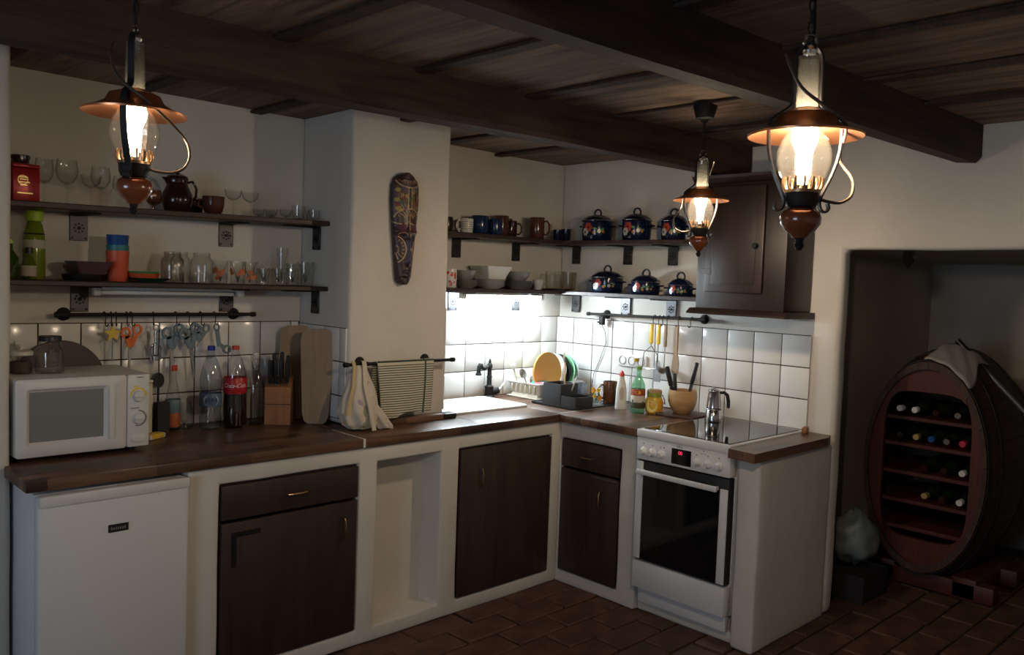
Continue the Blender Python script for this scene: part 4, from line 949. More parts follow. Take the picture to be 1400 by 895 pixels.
mug('big dark blue mug next to the white cup', -.785, -.125, UR, .046, .100, NAVY, 2.2)
mug('smaller dark blue mug right of the big blue one', -.690, -.145, UR, .038, .088, NAVY, 1.8)
mug('brown mug behind the smaller blue mug', -.600, -.095, UR, .043, .116, BROWNGL, -.6)
mug('dark brown mug standing back between the brown mugs', -.495, -.06, UR, .040, .096, DKBROWNGL, -.9)
mug('reddish brown mug in the middle of the shelf, handle right', -.352, -.135, UR, .044, .124, BROWNGL, -.75)
o = mug('clear glass mug beside the reddish brown mug', -.238, -.10, UR, .034, .096, GLASS, -.7)
lathe_thing('cup', 'small black glazed cup left of the first big pot', 'cup', -.165, -.125, UR, [('body', shell([(.022, 0), (.026, .01), (.028, .066)], .003), COBALT)], 'small black glazed cups')
lathe_thing('cup', 'small black glazed cup touching the first big pot shelf end', 'cup', -.100, -.135, UR, [('body', shell([(.022, 0), (.027, .01), (.029, .074)], .003), COBALT)], 'small black glazed cups')
# lower: mug, plates, bowls
o = mug('white mug with red pattern at the shelf end by the chimney', -.995, -.14, LR, .034, .098, WHITEGL, 2.6)
th = face_cam(-.995, -.14)-2.6; random.seed(5)
wrapped([disc(random.uniform(-.03, .03), random.uniform(.015, .085), random.uniform(.005, .009), 7) for k in range(12)], lambda z: .0345, th).build('print', PRINT_RED, o, 0, kind='stuff')
def stack(n, label, x, y, z, r, m, dz, group, deep=.018):
    for k in range(n):
        lb = label.format(['bottom', 'second', 'third', 'fourth', 'fifth', 'sixth', 'seventh', 'eighth'][k] if k < n-1 else 'topmost')
        lathe_thing('plate', lb, 'plate', x+random.uniform(-.002, .002), y, z+k*dz, [('body', PL(r, deep), m)], group, n=32)
stack(5, '{} plate of the small grey plate stack beside the patterned mug', -.862, -.112, LR, .068, GREYGL, .0068, 'small plates stacked above the sink')
stack(7, '{} plate of the wide plate stack under the square white bowl', -.684, -.108, LR, .090, WHITEGL, .0062, 'wide plates stacked above the sink', .016)
o = thing('bowl', 'square white bowl on top of the wide plate stack', 'bowl', (-.682, -.110, LR+.0375))
loft([R(.055, .055, .012, 0), R(.092, .085, .010, .086), R(.088, .081, .010, .086), R(.051, .051, .012, .005)]).build('body', WHITEGL, o)
lathe_thing('bowl', 'grey bowl on the small plate stack by the chimney', 'bowl', -.868, -.112, LR+.0395, [('body', shell([(.03, 0), (.035, .003), (.056, .036), (.060, .056)], .003), GREYGL)])
stack(6, '{} plate of the plate stack in the shelf middle above the lamp', -.462, -.106, LR, .086, GREYGL, .0065, 'plates stacked in the middle of the lower corner shelf', .017)
lathe_thing('bowl', 'grey bowl on top of the middle plate stack', 'bowl', -.462, -.106, LR+.041, [('body', shell([(.035, 0), (.04, .003), (.066, .04), (.070, .060)], .003), GREYGL)])
lathe_thing('cup', 'small white cup between the plates and the glass jug', 'cup', -.318, -.13, LR, [('body', shell([(.018, 0), (.021, .003), (.032, .04), (.034, .058)], .003), WHITEGL)])
lathe_thing('plate', 'flat tray plate under the two glass bowls in the corner', 'plate', -.13, -.115, LR, [('body', PL(.105, .010), GREYGL)], n=36)
o = lathe_thing('glass_jug', 'clear glass jug with handle in the shelf corner', 'jug', -.172, -.125, LR+.0038, [('body', shell([(.045, 0), (.052, .008), (.056, .05), (.056, .105), (.058, .110)], .0025, .005), GLASS)], rz=2.5)
MB().tube([(.055, 0, .09), (.085, 0, .088), (.088, 0, .035), (.055, 0, .028)], .005, 8).build('handle', GLASS, o)
lathe_thing('glass_bowl', 'clear glass beaker right of the glass jug', 'glass', -.066, -.145, LR+.0038, [('body', shell([(.036, 0), (.04, .006), (.044, .108)], .0025, .005), SMOKY)])

# ------------------------------------------------------------------ enamel pots
POTRED = mat('red_enamel_flower', (.30, .045, .03), .2); POTWHITE = mat('white_enamel_flower', (.42, .41, .36), .2); POTORANGE = mat('orange_enamel_flower', (.38, .15, .03), .2)
def pot(label, y, z, r, h, seed, x=-.108):
    o = thing('enamel_pot', label, 'pot', (x, y, z), 0, 'dark blue enamel pots with flowers')
    b = [(r*.86, 0), (r*.93, .006), (r*.97, h*.3), (r*.99, h*.7), (r*.97, h-.004), (r*1.03, h)]
    bo = MB().lathe(shell(b, .003, .004), n=40).build('body', COBALT, o)
    for s in (-1, 1):
        MB().tube([(.0, s*r*.96, h*.72), (-.022, s*(r+.004), h*.74), (-.028, s*(r+.018), h*.75), (.0, s*(r+.024), h*.76), (.028, s*(r+.018), h*.75), (.022, s*(r+.004), h*.74), (0, s*r*.96, h*.72)], .0045, 8).build('handle', COBALT, o)
    lo = MB().lathe([(0, h+.002), (r*1.02, h+.0015), (r*1.035, h+.005), (r*.98, h+.010), (r*.70, h+.028), (r*.35, h+.038), (0, h+.041)], n=40).build('lid', COBALT, o)
    MB().lathe([(r*1.036, h+.0015), (r*1.05, h+.003), (r*1.036, h+.0055)], n=40).build('rim', STEEL, lo)
    MB().tube([(0, -.022, h+.036), (0, -.024, h+.052), (0, -.014, h+.066), (0, 0, h+.070), (0, .014, h+.066), (0, .024, h+.052), (0, .022, h+.036)], .0055, 8).build('knob', BLACKP, lo)
    rf = lambda zz: r*(.93+.06*min(1, zz/(h*.7))); th = face_cam(x, y)
    k = h/.13*.9+.25; zc = h*.52
    wrapped(petals(-r*.62, zc+.016*k, .026*k, 6), rf, th, .001).build('red_flower', POTRED, bo, 0)
    wrapped(petals(-r*.85, zc-.010*k, .022*k, 6), rf, th, .0014).build('white_flower', POTWHITE, bo, 0)
    wrapped([disc(-r*.85, zc-.010*k, .006*k)], rf, th, .002).build('flower_centre', PRINT_BLACK, bo, 0)
    random.seed(seed)
    wrapped([disc(-r*.3+u*r*.75, zc+random.uniform(-.022, .016)*k, .006*k, 7, 1.3) for u in [i/8 for i in range(9)]], rf, th, .0008).build('leaves', PRINT_GREEN, bo, 0, kind='stuff')
    wrapped(petals(r*.10, zc-.004, .011*k, 5), rf, th, .0012).build('small_white_flower', POTWHITE, bo, 0)
    wrapped(petals(-r*.22, zc-.012*k, .010*k, 5)+petals(r*.36, zc-.006*k, .009*k, 5), rf, th, .0012).build('small_orange_flower', POTORANGE, bo, 0, kind='stuff')
    return o
pot('big enamel pot nearest the corner on the upper pot shelf', -.385, UR, .090, .112, 1)
pot('middle enamel pot on the upper pot shelf', -.668, UR, .082, .110, 2)
pot('enamel pot on the upper pot shelf behind the middle lamp', -.915, UR, .069, .098, 3)
pot('largest enamel pot on the lower pot shelf, nearest the corner', -.475, LR, .092, .084, 4)
pot('middle enamel pot on the lower pot shelf', -.748, LR, .080, .066, 5)
pot('smallest enamel pot on the lower shelf beside the wall cabinet', -.975, LR, .066, .054, 6)

# ------------------------------------------------------------------ microwave and what stands on it
o = thing('microwave', 'white microwave oven with two dials at the left end of the worktop', 'microwave', (-2.874, -.43, ZT))
MB().bbox(-.216, .219, .022, .33, .020, .285, .006).build('body', WHITEP, o)
for sx in (-.18, .18):
    for yy in (.06, .29): MB().cyl(.012, 0, .022, (sx, yy, 0), 12).build('foot', BLACKP, o)
dr = loft([[(x, .021, z) for x, z in rrect(.177, .132, .008, 3, -.039, .152)], [(x, -.006, z) for x, z in rrect(.177, .132, .010, 3, -.039, .152)], [(x, -.012, z) for x, z in rrect(.170, .125, .012, 3, -.039, .152)], [(x, -.012, z) for x, z in rrect(.128, .096, .010, 3, -.056, .155)], [(x, -.001, z) for x, z in rrect(.118, .086, .006, 3, -.056, .155)]], True, True).build('door', WHITEP, o)
MB().box(-.173, .061, -.0022, -.0012, .070, .240).build('window', mat('microwave_window', (.22, .23, .215), .25), dr, 0)
MB().bbox(.075, .097, -.018, -.011, .060, .250, .004).build('handle', WHITEP, dr)
pn = MB().bbox(.140, .218, -.010, .021, .020, .284, .006).build('control_panel', WHITEP, o)
def dial(zc, r):
    k = MB().lathe([(0, 0), (r, 0), (r, .004), (r*.88, .012), (r*.8, .014), (0, .014)], n=26); k.v = [(.178+x, -.010-z, zc+y) for x, y, z in k.v]
    k.bbox(.178-r*.85, .178+r*.85, -.030, -.023, zc-.004, zc+.004, .002)
    return k.build('dial', WHITEP, pn)
dial(.205, .021); dial(.125, .021)
def arcband(name, zc, r1, r2, a0, a1, m, n=18):
    mb = MB(); v = []
    for i in range(n+1):
        a = a0+(a1-a0)*i/n; v += [(.178+r1*math.cos(a), -.0106, zc+r1*math.sin(a)), (.178+r2*math.cos(a), -.0106, zc+r2*math.sin(a))]
    return mb.add(v, [(2*i, 2*i+1, 2*i+3, 2*i+2) for i in range(n)]).build(name, m, pn, 0)
arcband('yellow_scale', .205, .025, .031, .0, PI, PRINT_YELLOW); arcband('dark_scale', .125, .025, .030, -PI*.62, PI*.5, PRINT_GREY)
MB().box(.172, .196, -.0106, -.010, .272, .2745).build('brand_line', PRINT_BLACK, pn, 0)
MB().box(.150, .182, -.0106, -.010, .160, .1635).build('scale_line', PRINT_GREY, pn, 0)
MB().box(.160, .176, -.0106, -.010, .238, .2425).build('yellow_mark', PRINT_YELLOW, pn, 0)
bt = MB().lathe([(0, 0), (.028, 0), (.028, .003), (.024, .005), (0, .006)], n=26, sx=1.0, sy=.62); bt.v = [(.178+x, -.010-z, .052+y) for x, y, z in bt.v]; bt.build('door_button', WHITEP, pn)
MZ = ZT+.286
jar('clear storage jar with black lid on the microwave', -2.945, -.28, MZ, .047, .112, BLACKP)
lathe_thing('jar', 'short dark-filled jar with white lid on the microwave', 'jar', -3.030, -.26, MZ, [('body', shell([(.036, 0), (.038, .004), (.038, .058), (.034, .064)], .0025), GLASS), ('contents', [(0, .004), (.034, .004), (.034, .042), (0, .044)], mat('dark_spice', (.05, .025, .018), .8)), ('lid', [(0, .0645), (.037, .0645), (.037, .077), (.034, .079), (0, .079)], WHITEP)])
jar('small clear jar behind the white-lidded jar on the microwave', -3.050, -.16, MZ, .034, .105)
one('round_tray', MB().cyl(.165, -.007, .007, (0, 0, 0), 48, 1, .003), mat('dark_brown_tray', (.055, .026, .020), .45), 'round dark brown tray leaning behind the microwave jars', 'tray', (-2.845, -.045, 1.090), 0).rotation_euler = (-.06, 0, 0)

# ------------------------------------------------------------------ left worktop
o = thing('container', 'white narrow plastic box behind the right end of the microwave', 'box', (-2.56, -.085, ZT))
MB().bbox(-.036, .036, -.04, .04, 0, .205, .006).build('body', CREAMP, o); MB().bbox(-.038, .038, -.042, .042, .206, .218, .005).build('lid', CREAMP, o)
one('carton', MB().bbox(-.026, .026, -.02, .02, 0, .125, .002, 1), mat('black_carton', (.018, .018, .022), .5), 'black carton right of the microwave', 'carton', (-2.486, -.118, ZT), .1)
o = lathe_thing('bottle', 'small clear bottle with red cap and coloured label', 'bottle', -2.421, -.072, ZT, [('body', shell([(.028, 0), (.030, .005), (.030, .125), (.024, .16), (.013, .21), (.012, .245)], .002), PETG), ('cap', [(0, .2455), (.016, .2455), (.016, .268), (0, .269)], RED)])
MB().lathe([(.0303, .012), (.0306, .013), (.0306, .070), (.0303, .071)]).build('lower_label', mat('orange_label', (.48, .13, .05), .5), o); MB().lathe([(.0303, .0715), (.0306, .072), (.0306, .125), (.0300, .126)]).build('upper_label', mat('blue_label', (.16, .26, .34), .5), o)
o = thing('ladle', 'black ladle standing behind the black carton', 'ladle', (-2.475, -.045, ZT)); o.rotation_euler = (-.03, .03, 0)
MB().tube([(0, 0, .0), (0, 0, .18)], .005, 8).build('handle', BLACKP, o); MB().prism(disc(0, .205, .026, 20, .85, 1.2), .010, 1).build('bowl', BLACKP, o)
o = thing('packet', 'small white and yellow packet lying beside the microwave', 'packet', (-2.560, -.225, ZT), .5)
MB().bbox(-.045, .045, -.025, .025, 0, .020, .006).build('body', WHITEP, o); MB().bbox(-.036, .036, -.0255, .020, .0015, .0215, .005).build('yellow_wrap', YELLOW, o)
lathe_thing('jar', 'low clear glass jar between the red-capped and the water bottle', 'jar', -2.378, -.085, ZT, [('body', shell([(.030, 0), (.034, .004), (.034, .085), (.028, .10), (.030, .115)], .0025), GLASS)])
# water bottle, cola bottle, swing-top bottle
def bottle(label, x, y, prof, m, capm, capr, caph, waist=None):
    o = thing('bottle', label, 'bottle', (x, y, ZT), face_cam(x, y)); h = prof[-1][1]
    MB().lathe(shell(prof, .0015), n=32).build('body', m, o)
    if capm:
        MB().lathe([(0, h+.0005), (capr, h+.0005), (capr, h+caph-.002), (capr-.002, h+caph), (0, h+caph)], n=24).build('cap', capm, o); MB().lathe([(capr*1.12, h-.010), (capr*1.16, h-.008), (capr*1.12, h-.006)], n=24).build('neck_ring', m, o)
    return o
vp = [(.034, 0), (.044, .008), (.045, .05), (.041, .075), (.045, .10), (.045, .15), (.041, .165), (.045, .18), (.045, .215), (.036, .262), (.020, .305), (.0135, .32), (.0135, .332)]
o = bottle('tall bluish water bottle with blue cap and label', -2.291, -.143, vp, BLUEPET, mat('blue_cap', (.012, .03, .30), .4), .0155, .020)
MB().lathe([(.0455, .098), (.0459, .099), (.0459, .152), (.0455, .153)], n=32).build('label_band', mat('blue_water_label', (.10, .16, .27), .4), o)
wl = wrapped([disc(.002, .126, .033, 20, 1, .75)], lambda z: .0460, 0, .0003).build('label_oval', mat('pale_blue_label', (.50, .57, .64), .4), o, 0)
text_on('VERA', .024, lambda u, v: ((.0474)*math.cos((u+.004)/.0474), (.0474)*math.sin((u+.004)/.0474), .126+v), PRINT_BLACK, o)
cp_ = [(.036, 0), (.047, .010), (.049, .04), (.049, .10), (.047, .125), (.0475, .15), (.0475, .212), (.044, .24), (.030, .288), (.018, .315), (.0135, .325), (.0135, .332)]
o = bottle('tall cola bottle with red label and red cap', -2.190, -.157, cp_, PETG, RED, .0155, .018)
MB().lathe([(0, .003), (.034, .003), (.045, .011), (.047, .04), (.047, .10), (.045, .125), (.0455, .150), (.0455, .165), (0, .165)], n=32).build('cola', COLA, o)
MB().lathe([(.0481, .148), (.0486, .149), (.0486, .215), (.0478, .216)], n=32).build('label_band', mat('red_label', (.42, .012, .02), .4), o)
tw = lambda u, v: (.0490*math.cos((u-.002)/.049), .0490*math.sin((u-.002)/.049), .183+v)
text_on('Coca-Cola', .024, tw, PRINT_WHITE, o, .4)
o = bottle('clear swing-top glass bottle left of the knife block', -2.084, -.132, [(.036, 0), (.039, .006), (.039, .165), (.034, .195), (.018, .232), (.014, .25), (.014, .285), (.016, .290), (.016, .298)], GLASS, None, 0, 0)
MB().lathe([(0, .299), (.013, .299), (.014, .304), (.011, .314), (0, .316)], n=18).build('stopper', WHITEGL, o)
MB().tube([(0, -.016, .27), (0, -.021, .285), (0, -.018, .308), (0, 0, .312), (0, .018, .308), (0, .021, .285), (0, .016, .27), (.020, .012, .248), (.022, 0, .24), (.020, -.012, .248)], .0016, 6, True).build('wire_bail', STEEL, o)
# knife block
o = thing('knife_block', 'orange-brown wooden knife block with black knives', 'knife block', (-1.985, -.165, ZT), -.62)
MB().prism([(-.052, 0), (.060, 0), (.060, .10), (.036, .205), (-.052, .165)], .11, 0).build('block', BLOCKW, o, 30)
MB().bbox(-.0555, .0555, -.0535, -.0505, .088, .092, .0005, 1).build('groove', mat('dark_groove', (.10, .035, .012), .7), o)
kn = None
for x, y, l in ((-.036, -.036, .105), (-.012, -.036, .115), (.012, -.034, .11), (.036, -.032, .10), (-.024, .008, .112), (.010, .010, .118), (.036, .012, .10)):
    zb = .170+(.036+y)*.45
    k = thing('knife', f'black handled knife in the block, {["front left", "front second", "front third", "front right", "back left", "back middle", "back right"][len([q for q in bpy.data.objects if q.name.startswith("knife") and not q.name.startswith("knife_block")])]} slot', 'knife', (0, 0, 0))
    M = Matrix.Translation(o.location) @ Matrix.Rotation(-.62, 4, 'Z') @ Matrix.Translation((x, y, zb)) @ Matrix.Rotation(.16, 4, 'X')
    k.matrix_world = M
    MB().bbox(-.008, .008, -.013, .013, .012, .012+l, .006, 3).build('handle', BLACKP, k); MB().bbox(-.006, .006, -.010, .010, .002, .0119, .001, 1).build('bolster', STEEL, k)
def board(label, x, y, rz, hgt, wd, lean, waist=True):
    o = thing('cutting_board', label, 'board', (x, y, ZT), rz); h = hgt; a = wd/2
    if waist: pl = [(-a*.26, 0), (a*.26, 0), (a*.34, .02), (a*.36, h*.36), (a*.62, h*.46), (a, h*.56)]+[(a-.045+.045*math.cos(t), h-.045+.045*math.sin(t)) for t in [PI/2*k/8 for k in range(9)]]+[(-a+.045-.045*math.sin(t), h-.045+.045*math.cos(t)) for t in [PI/2*k/8 for k in range(9)]]+[(-a, h*.56), (-a*.62, h*.46), (-a*.36, h*.36), (-a*.34, .02)]
    else: pl = [(-a*.45, 0), (a*.45, 0), (a*.66, .012), (a*.78, .04), (a*.90, h*.5), (a, h*.84)]+[(a-.05+.05*math.cos(t), h-.05+.05*math.sin(t)) for t in [PI/2*k/8 for k in range(9)]]+[(-a+.05-.05*math.sin(t), h-.05+.05*math.cos(t)) for t in [PI/2*k/8 for k in range(9)]]+[(-a, h*.84), (-a*.90, h*.5), (-a*.78, .04), (-a*.66, .012)]
    MB().prism(pl, .018, 1).build('board', PALEWOOD, o, 25); o.rotation_euler = (-lean, 0, rz); return o
board('pale wooden cutting board at the back, leaning in the alcove corner', -1.872, -.115, -.35, .430, .150, .10)
board('pale wooden cutting board in front, leaning on the tiled chimney side', -1.862, -.270, -.75, .425, .150, .045, False)

# ------------------------------------------------------------------ towel and bag on the towel rail
TW = stripes('striped_towel', (.62, .58, .44), (.045, .065, .05), 23, .36, .95, (.05, .08, .06), 1.0)
tx0, tx1, ty, tz = -1.700, -1.385, -.495, 1.160
def towel_sheet(front):
    n, m_ = 30, 26; v = []; uv = []; f = []
    for j in range(m_+1):
        t = j/m_
        for i in range(n+1):
            u = i/n; L_ = .245-.020*u+.008*math.sin(u*9) if front else .215
            x = tx0+(tx1-tx0)*u+(.025*(1-u)*t if front else -.016*(1-t)*0-.012)-.022*u*t*t
            fold = .006*math.sin(u*8+t*2)*t+.003*math.sin(u*19)*t
            if front: y = ty-.0105-.004*t+fold-.008*t; z = tz+.0105*(1 if t == 0 else 0)-L_*t*(1 if t else 1)
            else: y = ty+.0105+.004*t+fold*.5; z = tz-L_*t
            v.append((x, y, z)); uv.append((u, t*L_/.245))
    for j in range(m_):
        for i in range(n): a = j*(n+1)+i; f.append((a, a+1, a+n+2, a+n+1))
    return v, f, uv
o = thing('dish_towel', 'cream dish towel with dark stripes over the towel rail', 'towel', (0, 0, 0))
n = 30; arcv = []; 
fv, ff, fuv = towel_sheet(True); bv, bf, buv = towel_sheet(False)
def cloth(mb_v, mb_f, uv, name, th=.0025):
    mb = MB().add(mb_v, mb_f); mb.uv = uv; c = mb.build(name, TW, o, 180); md = c.modifiers.new('thickness', 'SOLIDIFY'); md.thickness = th; md.offset = 0; return c
cloth(fv, ff, fuv, 'front_fall'); cloth(bv, bf, buv, 'back_fall')
v = []; uv = []; f = []
for j in range(9):
    a = PI*j/8
    for i in range(n+1):
        u = i/n; x = tx0+(tx1-tx0)*u-.012*j/8; v.append((x, ty-.0105*math.cos(a), tz+.0105*math.sin(a))); uv.append((u, (.45+.5*j/8)/23))
for j in range(8):
    for i in range(n): a = j*(n+1)+i; f.append((a, a+1, a+n+2, a+n+1))
cloth(v, f, uv, 'top_fold')
# crumpled cloth bag
BAGM = patches('printed_bag_cloth', (.66, .60, .50), [(.60, .48, .22), (.44, .34, .44), (.50, .28, .18), (.34, .36, .24)], 15, .33, .85)
o = thing('cloth_bag', 'crumpled white printed cloth bag hanging on the towel rail', 'bag', (-1.800, -.520, ZT))
def baglobe(name, cx, cy, prof, m, seed, nf=7, depth=.28, ys=.55):
    n = 48; v = []; f = []
    for j, (r, z, dx, dy) in enumerate(prof):
        for i in range(n):
            a = 2*PI*i/n; k = 1+depth*.5*math.sin(nf*a+seed+z*9)*min(1, (1.1-z/.32))+depth*.35*noise.noise((math.cos(a)*1.6+seed, math.sin(a)*1.6, z*9))
            v.append((cx+dx+r*k*math.cos(a), cy+dy+r*k*ys*math.sin(a), z+.006*noise.noise((a, z*20, seed))))
    for j in range(len(prof)-1):
        for i in range(n): f.append((j*n+i, j*n+(i+1) % n, (j+1)*n+(i+1) % n, (j+1)*n+i))
    f.append(tuple(range(n))); f.append(tuple((len(prof)-1)*n+i for i in range(n)))
    return MB().add(v, f).build(name, m, o, 180)
def dense(pr, k=5):
    out = []
    for a, b in zip(pr, pr[1:]):
        for i in range(k): out.append(tuple(a[q]+(b[q]-a[q])*i/k for q in range(4)))
    return out+[pr[-1]]
baglobe('body', 0, 0, dense([(.052, .010, .012, 0), (.080, .03, .012, 0), (.094, .085, -.002, 0), (.084, .145, -.004, 0), (.062, .205, .0, .0), (.040, .25, .004, .008), (.024, .281, .004, .018)]), BAGM, 1.3)
baglobe('flap', .075, -.020, dense([(.034, .004, .050, 0), (.038, .018, .042, 0), (.033, .06, .012, 0), (.022, .12, -.022, 0), (.012, .17, -.045, .004)]), mat('plain_bag_cloth', (.62, .56, .47), .9, bump=.2, bscale=40), 4.1, 5, .35, .7)
def strap(name, pts, wd, m): return MB().ribbon(pts, (1, .3, 0), wd, .004).build(name, m, o)
PLAINB = mat('yellowish_strap', (.58, .46, .24), .9)
strap('strap', [(-.024, .025, .298), (-.028, .012, .300), (-.030, -.002, .28), (-.055, -.035, .20), (-.078, -.045, .14), (-.086, -.045, .08)], .020, PLAINB)
strap('strap', [(.030, .025, .299), (.026, .010, .300), (.020, -.004, .28), (.002, -.040, .20), (.016, -.056, .12), (.030, -.060, .05), (.042, -.058, .006)], .026, mat('cream_strap', (.66, .61, .50), .9))

# ------------------------------------------------------------------ by the sink
o = thing('dish_rack', 'cream plastic dish rack beside the tap', 'rack', (-.262, -.168, ZT))
loft([R(.195, .135, .02, 0), R(.198, .138, .02, .006), R(.180, .122, .02, .008), R(.170, .112, .02, .022)], True, True).build('drip_tray', CREAMP, o)
mb = loft([R(.170, .114, .02, .022), R(.188, .130, .02, .080), R(.194, .136, .02, .086), R(.194, .136, .02, .092), R(.184, .126, .02, .092), R(.178, .120, .02, .080), R(.162, .106, .02, .028)], True, True); mb.build('basket', WHITEP, o)
for k in range(6): MB().bbox(-.198, -.180, -.10+.036*k, -.094+.036*k, .03, .078, .002, 1).build('rib', CREAMP, o)
for k in range(6): MB().bbox(-.12+.042*k, -.114+.042*k, -.140, -.120, .03, .078, .002, 1).build('rib', CREAMP, o)
o = thing('round_tray', 'round mustard yellow tray standing in the dish rack', 'tray', (-.290, -.205, ZT+.1455)); o.rotation_euler = (-.05, 0, 0)
MB().lathe([(0, -.004), (.111, -.004), (.115, -.008), (.117, -.006), (.116, .004), (0, .004)], n=48, axis=1).xf(Matrix.Rotation(PI, 4, 'X')).build('disc', mat('mustard_tray', (.56, .27, .035), .45), o)
def rack_plate(label, x, y, z, m, m2, tilt):
    o = thing('plate', label, 'plate', (x, y, z)); o.rotation_euler = (0, tilt, 0)
    mb = MB().lathe(shell([(.055, 0), (.07, .003), (.098, .012), (.106, .015)], .003, .003), n=40, axis=0); mb.v = [(-a, b, c) for a, b, c in mb.v]; mb.build('body', m, o)
    mb = MB().lathe([(.096, .0150), (.102, .0168), (.1045, .0176), (.102, .0170), (.096, .0152)], n=40, axis=0); mb.v = [(-a, b, c) for a, b, c in mb.v]; mb.build('rim', m2, o)
    return o
rack_plate('white plate in the rack right of the yellow tray', -.155, -.140, ZT+.137, WHITEGL, mat('pale_blue_rim', (.40, .52, .58), .3), .10)
rack_plate('dark plate in the rack between white and green plate', -.136, -.160, ZT+.136, mat('dark_plate_glaze', (.02, .025, .02), .3), BLACKP, .10)
rack_plate('bright green plate in the dish rack', -.117, -.175, ZT+.137, mat('green_glaze', (.16, .52, .22), .3), mat('light_green_rim', (.42, .70, .45), .3), .10)
rack_plate('blue-white plate in the rack nearest the wall', -.096, -.185, ZT+.137, mat('blue_white_glaze', (.42, .58, .62), .3), WHITEGL, .10)
lathe_thing('lid', 'turquoise plastic lid lying in the dish rack', 'lid', -.335, -.190, ZT+.0285, [('body', [(0, 0), (.052, 0), (.056, .006), (.054, .056), (.040, .068), (0, .074)], mat('turquoise_plastic', (.10, .46, .42), .35))])
lathe_thing('bowl', 'pink plastic bowl in the front of the dish rack', 'bowl', -.385, -.250, ZT+.0285, [('body', shell([(.022, 0), (.026, .004), (.036, .066)], .003), mat('pink_plastic', (.70, .32, .38), .4))])
def spoon(label, x, y, z, rot, l, m, bm, br=.020, name='spoon'):
    o = thing(name, label, 'spoon', (x, y, z)); o.rotation_euler = rot
    MB().tube([(0, 0, 0), (0, 0, l)], [.0035, .0045], 8).build('handle', m, o)
    MB().lathe([(0, -.012), (br*.6, -.008), (br, .0), (br*.9, .001), (br*.5, -.006), (0, -.009)], n=20, sx=.8, sy=1.25).xf(Matrix.Translation((0, 0, l+br)) @ Matrix.Rotation(PI/2, 4, 'X')).build('bowl', bm, o)
    return o
spoon('steel serving spoon leaning out of the rack end', -.425, -.205, ZT+.030, (.15, -.42, -.6), .105, DULLSTEEL, DULLSTEEL, .024)
spoon('blue handled spoon in the dish rack front', -.412, -.165, ZT+.030, (.1, .28, -.4), .065, GREYBLUE, STEEL, .015)
o = thing('dish_brush', 'white plastic handled brush leaning at the rack end behind the tap', 'brush', (-.405, -.095, ZT+.030)); o.rotation_euler = (.05, -.30, -.5)
MB().bbox(-.006, .006, -.005, .005, 0, .135, .004).build('handle', CREAMP, o); MB().bbox(-.016, .016, -.010, .010, .1355, .165, .004).build('head', WHITEP, o)
# cutlery caddy on its mat
MB_ = MB
o = thing('drain_mat', 'flat black drip tray under the cutlery caddy and glasses', 'tray', (-.335, -.49, ZT), 0)
loft([R(.205, .165, .02, 0), R(.210, .170, .02, .004), R(.210, .170, .02, .012), R(.204, .164, .018, .012), R(.200, .160, .018, .006)]).build('body', BLACKP, o)
o = thing('cutlery_caddy', 'anthracite stepped cutlery caddy in front of the glasses', 'caddy', (-.465, -.53, ZT+.0065))
def boxshell(x0, x1, y0, y1, z0, z1, t=.005):
    cx, cy, hx, hy = (x0+x1)/2, (y0+y1)/2, (x1-x0)/2, (y1-y0)/2
    return loft([R(hx, hy, .006, z0, cx, cy), R(hx, hy, .006, z1, cx, cy), R(hx-t, hy-t, .004, z1, cx, cy), R(hx-t, hy-t, .004, z0+t, cx, cy)])
boxshell(-.070, .070, -.010, .125, 0, .118).build('tall_compartment', DKGREYP, o)
boxshell(-.070, .070, -.120, -.0105, 0, .060).build('low_compartment', DKGREYP, o)
spoon('wooden handled steel ladle spoon standing in the caddy', -.430, -.475, ZT+.013, (-.03, .07, .75), .222, mat('light_wood_handle', (.62, .36, .14), .5), mat('bronze_bowl', (.30, .22, .17), .25, .8), .026, 'ladle')
for k, (dx, dy, l, lb) in enumerate(((0, 0, .165, 'longer white plastic stick standing in the caddy'), (.010, .010, .145, 'shorter white plastic stick beside the longer one in the caddy'))):
    o = thing('plastic_stick', lb, 'stick', (-.455+dx, -.510+dy, ZT+.013)); o.rotation_euler = (.35-.06*k, .10, 0)
    MB().tube([(0, 0, 0), (0, 0, l)], .0035, 8).build('shaft', WHITEP, o)
DM = ZT+.0065
one('drinking_glass', MB().lathe(shell([(.034, 0), (.036, .006), (.040, .105)], .0025, .012), n=28), glass('blueish_drinking_glass', (.90, .92, .95), (.5, .55, .62), .02, 1., .1, (.4, .45, .52)), 'bluish drinking glass behind the low caddy compartment', 'glass', (-.285, -.455, DM))
one('drinking_glass', MB().lathe(shell([(.032, 0), (.034, .006), (.038, .100)], .0025, .012), n=28), GLASS, 'clear drinking glass at the back of the black drip tray', 'glass', (-.215, -.400, DM))
one('metal_cup', MB().lathe(shell([(.034, 0), (.036, .004), (.036, .098)], .002, .004), n=28), DULLSTEEL, 'brushed steel cup close behind the caddy step', 'cup', (-.365, -.425, DM))
o = lathe_thing('decorated_glass', 'clear glass with orange flowers left of the brown mug', 'glass', -.278, -.572, DM, [('body', shell([(.029, 0), (.030, .005), (.033, .108)], .002, .008), GLASS)])
th = face_cam(-.278, -.572); rf = lambda z: .030+.003*z/.108
for k, (u, z, r) in enumerate(((-.018, .078, .016), (.012, .080, .013), (.022, .035, .016), (-.012, .045, .011))): wrapped(petals(u, z, r, 6), rf, th, .0006).build('flower_print', PRINT_ORANGE if k % 2 == 0 else PRINT_YELLOW, o, 0, kind='stuff')
wrapped([[(-.003+a, .008), (.001+a, .008), (.003+a*1.3, .06), (.0+a*1.3, .06)] for a in (-.014, -.004, .008)], rf, th, .0004).build('stem_print', PRINT_GREEN, o, 0, kind='stuff')
